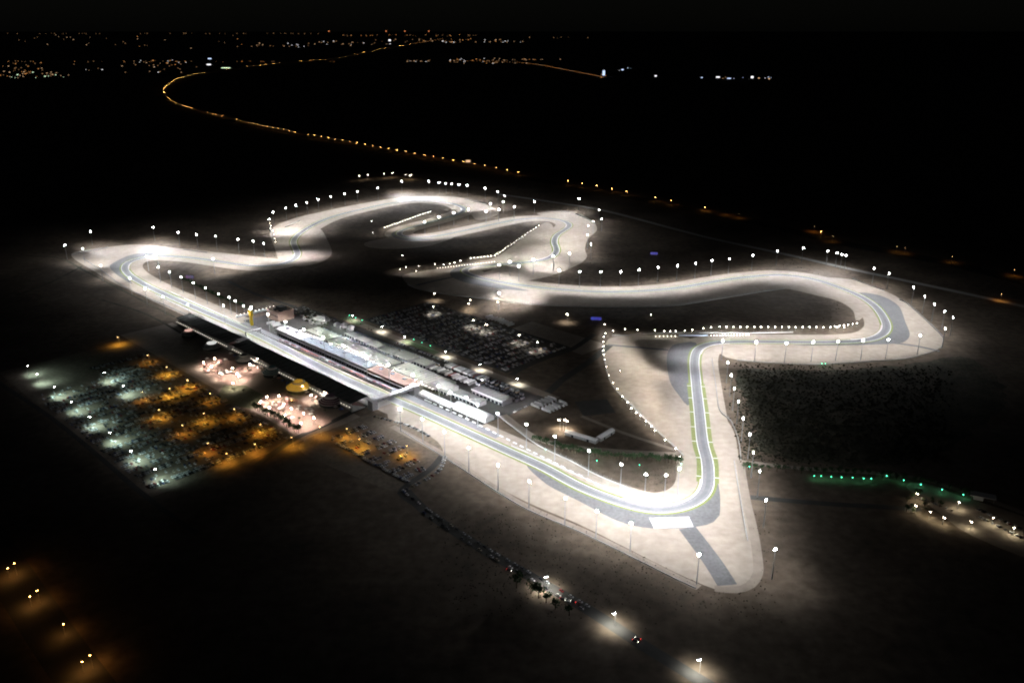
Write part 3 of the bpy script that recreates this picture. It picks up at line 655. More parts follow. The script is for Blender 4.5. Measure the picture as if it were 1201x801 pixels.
# camera platform in the gap between the stands
r = thing('camera_platform', 'white flat-topped platform in the gap between the grandstand sections', 'platform', W(411.5, -42), ANG)
part(r, 'deck', MB().box((0, 0, 15.4), (11, 16, 0.6), M_WHITE)); copies(r, 'post', MB().box((0, 0, 7.5), (0.5, 0.5, 15), M_STEEL), [(-4.5, -7, 0), (4.5, -7, 0), (-4.5, 7, 0), (4.5, 7, 0)])
# footbridge
r = thing('footbridge', 'bright white covered footbridge over the main straight', 'bridge', W(732, -4), ANG)
part(r, 'deck', MB().box((0, 0, 7.6), (5, 76, 0.7), M_CONC)); part(r, 'roof', MB().box((0, 0, 11.6), (7, 78, 0.5), M_BRIDGE).box((0, 0, 12.1), (3.4, 78.2, 0.5), M_BRIDGE))
for sx in (-2.4, 2.4): part(r, 'side_panel', MB().box((sx, 0, 9.0), (0.2, 76, 2.1), M_BRIDGE))
copies(r, 'truss_post', MB().box((0, 0, 9.6), (5.3, 0.3, 3.4), M_STEEL), [(0, -36 + i * 9, 0) for i in range(9)])
for ty in (-34, 35):
    tw_ = part(r, 'stair_tower', MB().box((0, ty, 5.6), (10, 9, 11.2), M_BRIDGE)); 
    link('tower_roof', MB().box((0, ty, 12.6), (11.5, 10.5, 0.6), M_BRIDGE).mesh('tower_roof'), tw_)
# paddock garages
def garage_extra(r, ro, L, D, h):
    copies(ro, 'roof_unit', MB().box((0, 0, h + 1.3), (2.6, 2.2, 1.5), M_GREYWALL, taper=0.9), [(-L / 2 + 5 + i * 9.3 + random.uniform(-2, 2), random.uniform(-D / 3, D / 3), 0) for i in range(int(L / 9.3))])
    copies(r, 'awning', MB().box((0, -D / 2 - 2.2, 4.2), (4.6, 4.2, 0.2), M_FABRIC), [(-L / 2 + 4 + i * 7, 0, 0) for i in range(int(L / 7))])
block('paddock_garage', 'pale ribbed-roof garage block nearest race control', 'garage', 424, 486, 60, 84, 6.5, M_GREYWALL, M_PALEROOF, 'paddock garages', 6.2, 6, 0.5, garage_extra)
block('paddock_garage', 'longest pale ribbed-roof garage block in the paddock', 'garage', 492, 642, 58, 80, 6.5, M_GREYWALL, M_PALEROOF, 'paddock garages', 6.2, 6, 0.5, garage_extra)
block('paddock_garage', 'deep pale ribbed-roof garage block near the footbridge', 'garage', 650, 754, 54, 86, 6.5, M_GREYWALL, M_PALEROOF, 'paddock garages', 6.2, 6, 0.5, garage_extra)
M_SHED = mat('grey_shed_roof', (0.24, 0.24, 0.245), 0.6, 0.2, 0.3)
block('storage_shed', 'dark grey storage shed with pale eaves at the paddock end', 'shed', 788, 846, 84, 102, 7, M_GREYWALL, M_SHED, 'paddock sheds', 8, 7, 1.2, None, M_WHITE)
block('storage_shed', 'grey shed between barrel tent and storage shed', 'shed', 776, 826, 58, 74, 6, M_GREYWALL, M_SHED, 'paddock sheds', 8, 7, 1.2, None, M_WHITE)
block('hospitality_block', 'grey stepped hospitality block by the white canopies', 'building', 732, 768, 56, 78, 7, M_GREYWALL, M_SHED, None, 0, 6)
MID = [(508, 536, 96, 112, 'pale low hospitality unit'), (540, 566, 94, 112, 'pale low hospitality unit'), (572, 600, 92, 110, 'pale low hospitality unit'), (604, 640, 94, 116, 'pale low hospitality unit'), (476, 502, 98, 112, 'pale low hospitality unit'), (648, 676, 98, 116, 'pale low hospitality unit')]
for a, b, c, d_, n in MID: block('hospitality_unit', n + ' in the second row behind the garages', 'building', a, b, c, d_, 5, M_GREYWALL, M_PALEROOF, 'second row hospitality units', 5.5, 6)
SH = pts('664,508 700,519 718,506 ')
for (a, b), lb in (((pts('664,509')[0], pts('700,519.5')[0]), 'long white shed in the small compound above the hedge'), ((pts('702,517')[0], pts('718,507')[0]), 'short grey shed angled beside the long white shed')):
    d = b - a; r = thing('compound_shed', lb, 'shed', (a + b) / 2, math.atan2(d.y, d.x), 'compound sheds')
    part(r, 'wall', MB().box((0, 0, 2), (d.length, 7, 4), M_GREYWALL))
    part(r, 'roof', MB().add([(x, y, z) for x in (-d.length / 2 - .4, d.length / 2 + .4) for y, z in ((-4, 4.05), (0, 5.6), (4, 4.05))], [(0, 3, 4, 1), (1, 4, 5, 2), (0, 1, 2), (5, 4, 3)], M_WHITE if 'long' in lb else M_CONC))
    copies(r, 'door', MB().box((0, -3.58, 1.5), (3, 0.15, 3), M_GLASS), [(-d.length / 4, 0, 0), (d.length / 4, 0, 0)])
# gate house at the right-hand yard
p = G(1147, 585); r = thing('gate_house', 'small white gate house with canopy at the end of the hedge', 'gate house', p, R(-25))
part(r, 'wall', MB().box((0, 0, 2), (9, 6, 4), M_WHITE)); part(r, 'canopy', MB().box((4, 0, 5.4), (24, 11, 0.6), M_WHITE)); copies(r, 'column', MB().box((0, 0, 2.6), (0.5, 0.5, 5.2), M_STEEL), [(14, -4.5, 0), (14, 4.5, 0), (-6.5, -4.5, 0), (-6.5, 4.5, 0)])
# north gate wall with lamps
r = thing('lamp_lined_fence', 'pale fence topped by a row of bright lamps by race control', 'fence', W(268, 60), ANG + math.pi / 2)
part(r, 'panel', MB().box((0, 0, 1.6), (74, 0.4, 3.2), M_WHITE)); copies(r, 'lamp', MB().box((0, 0, 4.1), (0.9, 0.9, 0.9), E_BEAD), [(-35 + i * 7, 0, 0) for i in range(11)]); copies(r, 'post', MB().box((0, 0, 1.8), (0.3, 0.3, 3.7), M_STEEL), [(-35 + i * 7, 0.4, 0) for i in range(11)])
# round paddock pavilion
r = thing('round_pavilion', 'white round pavilion with courtyard ring behind race control', 'pavilion', W(384, 112), ANG)
part(r, 'drum', MB().lathe([(9, 0), (9, 5), (9.6, 5.2)], M_WHITE, 20)); part(r, 'roof', MB().lathe([(10.2, 5.3), (6, 7.2), (0.8, 8.6), (0.3, 9.0)], M_FABRIC, 20)); part(r, 'courtyard_wall', MB().lathe([(17, 0), (17, 2.4), (16.2, 2.4), (16.2, 0.2)], M_WHITE, 24))
# portable cabins squeezed between the paddock rows
cab_c = [(M_WHITE, 'white'), (M_GREYWALL, 'grey'), (mat('cabin_blue', (0.12, 0.17, 0.27), 0.6), 'blue'), (mat('cabin_sand', (0.40, 0.34, 0.26), 0.7), 'sand-coloured')]
cab_w = [MB().box((0, 0, 1.4), (6, 2.5, 2.8), m).mesh('wall') for m, _ in cab_c]; cab_r = MB().box((0, 0, 2.9), (6.2, 2.7, 0.18), M_GREYROOF).mesh('roof'); cab_d = MB().box((1.5, -1.28, 1.1), (0.9, 0.08, 2.0), M_GLASS).mesh('door')
def cabin(p, rz, k, where):
    r = thing('portable_cabin', cab_c[k][1] + ' portable cabin ' + where, 'cabin', p, rz, 'portable cabins in the paddock'); link('wall', cab_w[k], r); link('roof', cab_r, r); link('door', cab_d, r)
for i in range(40): cabin(W(428 + i * 6.6, 90 + random.uniform(-.8, .8) if i < 30 else 92), ANG + random.choice((0, 0, 1.57)), random.choices((0, 1, 2, 3), (6, 3, 1, 2))[0], 'in the lane behind the garages')
for i in range(30): cabin(W(480 + i * 6.8, 119.5), ANG, random.choices((0, 1, 2, 3), (6, 3, 1, 2))[0], 'behind the second row hospitality units')
for i in range(26): cabin(W(772 + (i % 9) * 9.5, 110 + (i // 9) * 9 + random.uniform(-1, 1)), ANG + random.choice((0, 1.57)), random.choices((0, 1, 2, 3), (6, 3, 1, 2))[0], 'in the crowded yard past the storage shed')
# fan village round pavilions
def round_pav(px, py, rad, h, m, label, rings=4, lit=None):
    p = G(px, py); r = thing('tiered_pavilion', label, 'pavilion', p, 0, 'round tiered pavilions of the fan village')
    part(r, 'drum', MB().lathe([(rad * 0.92, 0), (rad * 0.92, h * 0.45)], M_DARK, 24))
    for k in range(rings):
        a = rad * (1 - 0.16 * k); z = h * (0.45 + 0.16 * k)
        part(r, 'canopy_tier', MB().lathe([(a, z), (a * 1.01, z + 0.5), (a * 0.86, z + h * 0.12), (a * 0.84, z + h * 0.15)], m, 24).lathe([(a * 1.02, z + 0.45), (a * 1.03, z + 0.8), (a * 0.98, z + 0.8), (a * 0.97, z + 0.5)], M_FABRIC, 24))
    part(r, 'crown_ring', MB().lathe([(rad * 0.5, h * 1.02), (rad * 0.52, h * 1.1), (rad * 0.42, h * 1.1), (rad * 0.40, h * 1.03)], lit or M_FABRIC, 24))
    copies(r, 'mast', MB().lathe([(0.15, 0), (0.1, h * 1.35)], M_STEEL, 6), [(rad * 0.4 * math.cos(a), rad * 0.4 * math.sin(a), 0) for a in (0, 2.1, 4.2)])
round_pav(222, 394, 12, 9, M_DARK, 'dark round pavilion with a pinkish ring top', 3, mat('pink_ring', (0.6, 0.4, 0.36), emit=(1, 0.6, 0.5), es=0.7))
round_pav(249, 409, 14, 9, M_DARK, 'dark round pavilion with a white ring top', 3, mat('white_ring', (0.7, 0.7, 0.7), emit=(1, 1, 0.95), es=0.7))
round_pav(287, 424, 13, 10, M_GREYWALL, 'grey tiered round pavilion behind the grandstand')
round_pav(320, 440, 14, 11, M_TEAL, 'teal tiered round pavilion behind the grandstand', 5)
round_pav(351, 458, 17, 12, mat('glowing_gold_canvas', (0.50, 0.30, 0.05), 0.7, 0.2, 0.4, emit=(1.0, 0.55, 0.06), es=0.30), 'golden banded round pavilion behind the grandstand', 5)  # glow put into the gold canvas so its tiers look lit
round_pav(389, 474, 17, 11, M_PURPLE, 'dark plum tiered round pavilion near the footbridge', 5)
p = G(351, 461); gr = thing('uplight', 'small amber uplighter at the foot of the golden pavilion', 'lamp', Vector((p.x - 4, p.y - 26)), 0)
link('body', MB().lathe([(0.5, 0), (0.6, 0.8), (0.4, 1.0)], M_STEEL, 8).mesh('body'), gr); link('lens', MB().lathe([(0.4, 1.02), (0.5, 1.25)], E_SOD, 8).mesh('lens'), gr)
lo = light('uplight_beam', 'SPOT', gr, 1.6, (1.0, 0.62, 0.1), 26000, 120); lo.rotation_euler = (R(130), 0, 0)
# blue lit stage behind the grandstand
p = G(346, 442); r = thing('event_stage', 'small blue-lit event stage behind the grandstand', 'stage', p, ANG)
part(r, 'deck', MB().box((0, 0, 0.8), (22, 9, 1.6), M_DARK)); part(r, 'roof', MB().box((0, 0, 8), (23, 10, 0.6), M_DARK)); copies(r, 'post', MB().box((0, 0, 4), (0.5, 0.5, 8), M_STEEL), [(-11, -4.5, 0), (11, -4.5, 0), (-11, 4.5, 0), (11, 4.5, 0)])
copies(r, 'blue_lamp', MB().box((0, -4.9, 7.3), (2.2, 0.6, 1.2), mat('blue_lens', (0.1, 0.1, 0.5), emit=(0.16, 0.22, 1.0), es=9)), [(-9, 0, 0), (-4.5, 0, 0), (0, 0, 0), (4.5, 0, 0), (9, 0, 0)])
light('stage_blue', 'SPOT', r, 7.4, (0.22, 0.28, 1.0), 40000, 165, 0.7, 0, 0.5)
# market stalls in the village
stall_m = [(mat('stall_white', (0.65, 0.63, 0.6), 0.8), 'white'), (mat('stall_pink', (0.5, 0.28, 0.27), 0.8), 'pink'), (mat('stall_blue', (0.12, 0.16, 0.34), 0.8), 'blue'), (mat('stall_sand', (0.45, 0.38, 0.28), 0.8), 'sand-coloured')]
st_post = MB().box((0, 0, 1.4), (0.15, 0.15, 2.8), M_STEEL).mesh('post')
st_can = [MB().add([(-2.6, -2.6, 2.7), (2.6, -2.6, 2.7), (2.6, 2.6, 2.7), (-2.6, 2.6, 2.7), (0, 0, 4.6)], [(0, 1, 4), (1, 2, 4), (2, 3, 4), (3, 0, 4), (3, 2, 1, 0)], m).mesh('canopy') for m, _ in stall_m]
def stall(p, k, where, rz=None):
    r = thing('market_stall', stall_m[k][1] + ' peaked market stall ' + where, 'stall', p, ANG if rz is None else rz, 'market stalls of the fan village'); link('canopy', st_can[k], r)
    for x in (-2.3, 2.3):
        for y in (-2.3, 2.3): link('post', st_post, r, (x, y, 0))
for i in range(26):
    stall(W(424 + i * 11.4 + random.uniform(-1, 1), -71 + random.uniform(-1.5, 1.5)), random.choice((0, 0, 1, 2, 3)), 'in the row behind the grandstand')
for i in range(22):
    px = random.uniform(240, 296); stall(G(px, 421 + random.uniform(0, 22)), random.choice((0, 0, 1)), 'on the plaza by the round pavilions')
for i in range(24):
    a, b = random.random(), random.random(); stall(G(306 + a * 26 + b * 42, 474 - a * 10 + b * 20), random.choice((0, 0, 1, 3)), 'on the plaza by the dark hedge')
# white canopies beside the footbridge
tent_body = MB().box((0, 0, 1.5), (6.0, 10, 3.0), M_FABRIC).mesh('side_wall'); tent_top = MB().add([(-3.3, -5.4, 3.02), (3.3, -5.4, 3.02), (3.3, 5.4, 3.02), (-3.3, 5.4, 3.02), (0, 0, 6.4)], [(0, 1, 4), (1, 2, 4), (2, 3, 4), (3, 0, 4)], M_FABRIC).mesh('peaked_roof')
for i in range(9):
    r = thing('peaked_tent', 'white peaked tent in the row beside the footbridge', 'tent', W(742 + i * 7.0, 37), ANG, 'white peaked tents'); link('side_wall', tent_body, r); link('peaked_roof', tent_top, r)
for i in range(5):
    r = thing('peaked_tent', 'white peaked tent behind the garages near race control', 'tent', W(424 + i * 9.0 , 120 + (i % 2) * 8), ANG, 'white peaked tents behind garages'); link('side_wall', tent_body, r); link('peaked_roof', tent_top, r)
r = thing('barrel_tent', 'large white barrel-roofed tent at the paddock end', 'tent', W(836, 41), ANG)
mb = MB(); n = 10; vs = [(x, -8 * math.cos(math.pi * i / n), 3 + 5.5 * math.sin(math.pi * i / n)) for x in (-30, 30) for i in range(n + 1)]
mb.add(vs, [(i, n + 1 + i, n + 2 + i, i + 1) for i in range(n)] + [tuple(range(n + 1)), tuple(range(2 * n + 1, n, -1))], M_FABRIC); part(r, 'barrel_roof', mb)
part(r, 'side_wall', MB().box((0, 0, 1.5), (60, 15.8, 2.99), M_FABRIC)); copies(r, 'rib', MB().lathe([(0.2, 8.45), (0.2, 8.7)], M_STEEL, 6), [(-25 + i * 10, 0, 0) for i in range(6)])

# LED screens on the infield
def pix_mat(name, ca, cb):
    m = bpy.data.materials.new(name); m.use_nodes = True; nt = m.node_tree; b = nt.nodes['Principled BSDF']
    v = nt.nodes.new('ShaderNodeTexVoronoi'); v.inputs['Scale'].default_value = 0.22; g = nt.nodes.new('ShaderNodeTexCoord'); nt.links.new(g.outputs['Object'], v.inputs['Vector'])
    r_ = nt.nodes.new('ShaderNodeMix'); r_.data_type = 'RGBA'; r_.inputs[6].default_value = (*ca, 1); r_.inputs[7].default_value = (*cb, 1)
    nt.links.new(v.outputs['Color'], r_.inputs[0]); nt.links.new(r_.outputs[2], b.inputs['Emission Color']); b.inputs['Emission Strength'].default_value = 0.4; b.inputs['Base Color'].default_value = (0.02, 0.02, 0.02, 1)
    return m
for (px, py, w_, h_, ca, cb, lb) in ((767, 300, 15, 5, (0.04, 0.03, 0.5), (0.3, 0.28, 1.0), 'blue trackside video screen on the dark grass by the back straight'), (699, 377, 17, 5, (0.10, 0.02, 0.5), (0.12, 0.2, 1.0), 'purple and blue video screen on the dark infield'),
                             (223, 328, 16, 6, (0.0, 0.25, 0.3), (0.5, 0.12, 0.4), 'teal and pink video screen by the start of the straight')):
    r = thing('video_screen', lb, 'screen', G(px, py), R(-8), 'video screens'); part(r, 'frame', MB().box((0, 0.4, 2.5 + h_ / 2), (w_ + 1, 0.6, h_ + 1), M_DARK)); part(r, 'display', MB().box((0, 0, 2.5 + h_ / 2), (w_, 0.15, h_), pix_mat('display_' + str(px), ca, cb)))
    copies(r, 'leg', MB().box((0, 0.4, 1), (0.5, 0.5, 2), M_STEEL), [(-w_ / 3, 0, 0), (w_ / 3, 0, 0)])

# ------------------------------------------------------------------ vehicles
PAINT = [('white', (0.70, 0.70, 0.70), 9), ('silver', (0.42, 0.43, 0.45), 5), ('black', (0.025, 0.025, 0.03), 4), ('grey', (0.14, 0.145, 0.15), 4), ('dark red', (0.22, 0.03, 0.03), 1), ('blue', (0.04, 0.07, 0.20), 1), ('beige', (0.42, 0.36, 0.27), 2)]
PW = [p[2] for p in PAINT]; PM = [mat('paint_' + n.replace(' ', '_'), c, 0.5) for n, c, _ in PAINT]
def car_geo(mb, paint, T=None):
    """saloon / off-roader seen from the air: sills, bonnet, glasshouse, roof, four wheels"""
    def put(vs, fs, m):
        if T: vs = [tuple(T @ Vector(v)) for v in vs]
        mb.add(vs, fs, m)
    sec = [(-2.35, 0.85, 0.50, 0.95), (-2.2, 0.92, 0.35, 1.05), (1.2, 0.93, 0.35, 1.02), (2.2, 0.88, 0.4, 0.82), (2.4, 0.78, 0.5, 0.7)]
    vs = []
    for x, w, z0, z1 in sec: vs += [(x, -w, z0), (x, -w * 0.96, z1), (x, w * 0.96, z1), (x, w, z0)]
    fs = [(0, 1, 2, 3)[::-1], (16, 17, 18, 19)]
    for i in range(4):
        for k in range(3): fs.append((4 * i + k, 4 * i + 4 + k, 4 * i + 5 + k, 4 * i + 1 + k)[::-1])
    put(vs, fs, paint)
    gv = [(-2.0, -0.82, 1.03), (1.15, -0.84, 1.03), (1.15, 0.84, 1.03), (-2.0, 0.82, 1.03), (-1.55, -0.66, 1.60), (0.35, -0.68, 1.62), (0.35, 0.68, 1.62), (-1.55, 0.66, 1.60)]
    put(gv, [(0, 1, 5, 4), (1, 2, 6, 5), (2, 3, 7, 6), (3, 0, 4, 7)], M_GLASS)
    put([(-1.6, -0.68, 1.61), (0.3, -0.7, 1.64), (0.3, 0.7, 1.64), (-1.6, 0.68, 1.61)], [(0, 1, 2, 3)], paint)
    for x in (-1.45, 1.45):
        for y in (-0.86, 0.86):
            vs = [(x + 0.34 * math.cos(a * math.pi / 3), y + e, 0.34 + 0.34 * math.sin(a * math.pi / 3)) for e in (-0.1, 0.1) for a in range(6)]
            put(vs, [tuple(range(5, -1, -1)), tuple(range(6, 12))], M_TYRE)
CARM = []
for pm in PM:
    mb = MB(); car_geo(mb, pm); CARM.append(mb.mesh('parked_car'))
cars = []      # (point, heading, lot label, group)
def lot(s0, s1, t0, t1, pitch, where, group, occ, heading=None, aisle=0.0):
    """rows of cars running across the straight, two back to back then an aisle"""
    s = s0; k = 0
    while s < s1:
        for off in (0, 5.4):
            t = t0 + random.uniform(0, 3)
            while t < t1:
                if random.random() < occ(s, t):
                    p = W(s + off + random.uniform(-.3, .3), t)
                    cars.append((p, ANG + (math.pi if random.random() < .3 else 0) + random.uniform(-.04, .04), where, group))
                t += 2.75
        s += pitch; k += 1
def main_occ(s, t):
    if s < 415 and t < -245: return 0.0 if s < 380 else 0.25
    if s < 330: return 0.02
    base = 0.9 if t < -185 or s > 520 else 0.75
    gap = 0.0 if abs((t + 335) % 62 - 30) < 2.5 else 1.0
    blk = 0.5 + 0.5 * math.sin(s * 0.045 + t * 0.02)
    return base * gap * (0.7 + 0.3 * blk) * (1.0 if int(s / 16.5) % 7 else 0.35)
lot(330, 738, -330, -158, 17.0, 'parked in the large amber and white lit car park', 'cars in the large car park', main_occ)
lot(440, 764, 172, 306, 17.5, 'parked in the dark infield car park', 'cars in the infield car park', lambda s, t: 0.0 if abs((t - 172) % 45 - 22) < 2 else (0.78 if t < 285 else 0.4))
lot(765, 900, -128, -70, 19, 'parked in the small amber-lit car park', 'cars in the small car park', lambda s, t: 0.62 if abs((t + 125) % 34 - 17) > 3 and (t < -40 - (s - 640) * 0.2) else 0.0)
for i in range(70):
    cars.append((W(random.uniform(300, 400), random.uniform(96, 138)), ANG + random.choice((0, 1.57)) + random.uniform(-.1, .1), 'parked in the paddock yard by race control', 'cars in the paddock'))
for i in range(110):
    cars.append((W(560 + i * 2.75, 138 + random.uniform(-.5, .5)) if i < 90 else W(560 + (i - 90) * 5.5, 123), ANG + 1.57 + random.uniform(-.1, .1), 'parked along the back of the paddock', 'cars in the paddock'))
def line_cars(txt, n, off, where, group, jit=1.0, cross=False):
    P = smooth(pts(txt), False, 2.0); N = normals(P)
    for i in range(n):
        k = int((i + 0.5 + random.uniform(-.3, .3) * jit) / n * (len(P) - 2)); d = P[k + 1] - P[k]
        cars.append((P[k] + N[k] * (off if not callable(off) else off()), math.atan2(d.y, d.x) + (1.57 if cross else 0) + random.uniform(-.05, .05), where, group))
line_cars('470,578 500,600 560,640 612,670 690,715', 26, 3.2, 'queueing on the dark access road', 'cars on the access road')
line_cars('500,600 560,640 612,670 690,715', 16, -3.2, 'queueing on the dark access road', 'cars on the access road')
line_cars('440,489 480,500 505,513', 22, 0, 'lined up on the edge between small car park and straight', 'cars in the small car park', cross=True)
line_cars('395,520 440,545 480,566', 30, 0, 'lined up along the outer edge of the small car park', 'cars in the small car park', cross=True)
line_cars('522,536 512,555 472,577', 16, 0, 'parked round the rim of the small car park', 'cars in the small car park', cross=True)
line_cars('1148,598 1200,622', 14, 0, 'parked in the sandy gate yard', 'cars in the gate yard', cross=True)
line_cars('1150,607 1200,632', 12, 0, 'parked in the sandy gate yard', 'cars in the gate yard', cross=True)
line_cars('1080,585 1120,600', 8, 0, 'parked in the sandy gate yard', 'cars in the gate yard', cross=True)
line_cars('640,466 600,484', 10, 2, 'parked by the paddock end link road', 'cars in the paddock')
cars.sort(key=lambda c: c[0].length)
far = MB()
for i, (p, h, where, group) in enumerate(cars):
    k = random.choices(range(len(PAINT)), PW)[0]
    if i < 300:
        tag(link('parked_car', CARM[k], None, (p.x, p.y, 0.17), h), PAINT[k][0] + ' car ' + where, 'car', group)
    else:
        car_geo(far, PM[k], Matrix.Translation((p.x, p.y, 0.17)) @ Matrix.Rotation(h, 4, 'Z'))
tag(link('distant_parked_cars', far.mesh('distant_parked_cars')), 'mass of further cars filling the rows of both big car parks', 'cars', None, 'stuff')
# cars with their lights on along the access road
tl = MB(); car_geo(tl, PM[2]); tl.box((-2.42, 0, 0.8), (0.1, 1.5, 0.3), E_RED); tl.box((2.45, 0, 0.65), (0.1, 1.3, 0.22), E_HEAD); tl = tl.mesh('driving_car')
for px, py, h in ((672, 706, 150), (748, 749, 150), (660, 703, -30), (597, 669, -30), (745, 752, -30)):
    p = G(px, py); tag(link('driving_car', tl, None, (p.x, p.y, 0.17), R(h)), 'dark car driving on the access road with lights on', 'car', 'driving cars on the access road')
# service pickup in the pit exit infield
p = G(758, 559); tag(link('recovery_truck', CARM[2], None, (p.x, p.y, 0.1), 0.2), 'dark recovery vehicle standing on the pit exit infield', 'truck')
# race transporters and vans in the paddock
tr_box = [MB().box((-1.2, 0, 2.5), (11.5, 2.5, 3.0), m).box((-1.2, 0, 0.8), (11, 1.6, 0.4), M_DARK).mesh('trailer') for m in (M_WHITE, M_GREYWALL, mat('trailer_blue', (0.13, 0.15, 0.20), 0.5), mat('trailer_red', (0.22, 0.10, 0.09), 0.5))]
tr_cab = [MB().box((6.2, 0, 1.9), (2.4, 2.4, 2.8), m, taper=0.9).mesh('cab') for m in (M_WHITE, M_WHITE, PM[2], PM[4])]
tr_win = MB().box((7.35, 0, 2.4), (0.2, 2.0, 0.9), M_GLASS).mesh('windscreen'); tr_wh = MB().box((0, 0, 0.5), (1.0, 2.45, 1.0), M_TYRE).mesh('axle')
tn = ['white', 'grey', 'blue', 'red']
def truck(p, rz, k, where):
    r = thing('transporter', tn[k] + ' race transporter ' + where, 'truck', p, rz, 'race transporters in the paddock'); link('trailer', tr_box[k], r); c = link('cab', tr_cab[k], r); link('windscreen', tr_win, c)
    for x in (-5, -3.6, 5.8): link('axle', tr_wh, r, (x, 0, 0.12))
for i in range(16): truck(W(684 + i * 5.4, 106 + (i % 3) * 1.5), ANG + math.pi / 2, random.choices((0, 1, 2, 3), (12, 5, 1, 1))[0], 'in the row behind the deep garage block')
for i in range(20): truck(W(690 + i * 4.0, 129), ANG + math.pi / 2, random.choices((0, 1, 2, 3), (12, 5, 1, 1))[0], 'parked along the paddock fence')
for i in range(12): truck(W(878 + (i % 2) * 19, 112 + (i // 2) * 6.5), ANG + random.uniform(-.1, .1), random.choices((0, 1, 2, 3), (7, 2, 1, 0))[0], 'at the far paddock corner')
for i in range(9): truck(W(575 + i * 7 + random.uniform(-1, 1), 322 + random.uniform(-3, 3)), ANG + 1.57, 0, 'among warm lamps above the infield car park')
for i in range(8): truck(W(338 + i * 9, 48 + (i % 2) * 3), ANG + 1.57, random.choice((0, 0, 1)), 'beside race control')

# ------------------------------------------------------------------ trees, hedges, scrub
def crown_mesh(r, h, n, m, seed):
    rnd = random.Random(seed); mb = MB(); lobes = [(Vector((rnd.uniform(-.5, .5) * r, rnd.uniform(-.5, .5) * r, h * rnd.uniform(.55, .9))), r * rnd.uniform(.45, .75)) for _ in range(6)]
    for i in range(n):
        c, q = rnd.choice(lobes); d = Vector((rnd.gauss(0, 1), rnd.gauss(0, 1), rnd.gauss(0, 1))).normalized() * q * rnd.uniform(.4, 1.0); d.z *= 0.8
        p = c + d; a = Vector((rnd.gauss(0, 1), rnd.gauss(0, 1), rnd.gauss(0, 1))).normalized(); b = a.orthogonal().normalized(); s = rnd.uniform(.25, .55)
        mb.add([p + a * s, p + b * s * .6, p - a * s, p - b * s * .6], [(0, 1, 2, 3)], m)
    return mb.mesh('crown')
CROWN = [crown_mesh(2.6, 5.4, 150, M_LEAF, i) for i in range(4)] + [crown_mesh(2.2, 4.2, 120, M_LEAF2, 9 + i) for i in range(3)]
trunk_me = MB().lathe([(0.28, 0), (0.2, 1.6), (0.08, 4.2)], M_BARK, 6).add([(0, 0, 1.6), (0.15, 0, 1.6), (1.3, 0.6, 3.6), (1.2, 0.6, 3.7)], [(0, 1, 2, 3)], M_BARK).add([(0, 0, 1.8), (0, 0.15, 1.8), (-0.9, 1.2, 3.7), (-0.9, 1.1, 3.8)], [(0, 1, 2, 3)], M_BARK).mesh('trunk')
def tree(p, k, label, group, sc_=1.0):
    r = thing('small_tree', label, 'tree', p, random.uniform(0, 6.28), group); s = sc_ * random.uniform(.8, 1.2); r.scale = (s, s, s * random.uniform(.85, 1.15)); link('trunk', trunk_me, r); link('crown', CROWN[k], r)
def tree_row(txt, gap, label, group, sc_=1.0, ks=(0, 1, 2, 3), jit=0.8):
    P = smooth(pts(txt), False, gap)
    for p in P: tree(p + Vector((random.uniform(-jit, jit), random.uniform(-jit, jit))), random.choice(ks), label, group, sc_)
tree_row('628,518 645,524 664,529 692,535 740,540 798,544', 4.2, 'dark green tree in the hedge row along the pit exit', 'hedge trees along the pit exit', 1.7)
tree_row('872,550 940,555 1000,557 1060,563 1100,571 1135,581', 7.5, 'tree in the green-lit hedge beside the service road', 'green-lit hedge trees', 1.5)
tree_row('299,480 312,487 325,492 338,502 350,508', 4.0, 'dark tree in the hedge edging the pink plaza', 'hedge trees of the fan village', 1.9)
tree_row('606,689 622,696 640,706 652,714 668,722', 8.5, 'rounded tree beside the dark access road', 'trees along the access road', 2.2)
tree_row('213,328 240,342 268,355 284,360', 6.5, 'dark shrub tree in the row beneath the infield masts', 'shrub row by the start of the straight', 1.3)
for i in range(20): tree(W(random.uniform(345, 420), random.uniform(88, 128)), random.choice((4, 5, 6)), 'leafy tree among the paddock gardens', 'paddock garden trees', 1.0)
for i in range(16): tree(W(random.uniform(430, 720), random.uniform(-145, -78)), random.choice((4, 5, 6)), 'scattered tree in the fan village', 'fan village trees', 0.9)
for i in range(12): tree(W(722 + i * 4, 50 + random.uniform(-1, 1)), random.choice((4, 5)), 'dark tree beside the peaked tents', 'trees by the peaked tents', 0.9)
for i in range(14): 
    p = G(1062 + random.uniform(0, 50), 578 + random.uniform(0, 24)); tree(p, random.choice((0, 1, 4)), 'dark tree around the sandy gate yard', 'gate yard trees', 1.2)
# green hedge lamps
gp = MB().lathe([(0.1, 0), (0.08, 3.6)], M_STEEL, 6).mesh('post'); gh = MB().lathe([(0.15, 3.6), (0.42, 3.8), (0.42, 4.2), (0.15, 4.5)], E_GREEN, 8).mesh('lens')
def green(p, lab, w=450):
    r = thing('green_lamp', lab, 'lamp', p, 0, 'green hedge lamps'); link('post', gp, r); link('lens', gh, r); light('green_light', 'SPOT', r, 5.4, (0.2, 1.0, 0.5), w, 165, .6, 0, .3)
for px, py in raw('955,558 963,558 975,559 987,559.5 1000,560 1013,561 1022,561 1040,558 1060,563 1080,568 1105,574 1130,580 879,547'): green(G(px, py, 4), 'small green lamp in the hedge by the service road')
for px, py in raw('797,536 799,544 640,527 700,540 750,545'): green(G(px, py, 4), 'small green lamp in the pit exit hedge')
for px, py in raw('964,426.5 968,426.5'): green(G(px, py, 4), 'paired green signal lamp below the gravel crescent')
for a in (404, 422, 440, 575, 595, 615): green(W(a, 158.5), 'small green lamp beside the paddock road lawn')
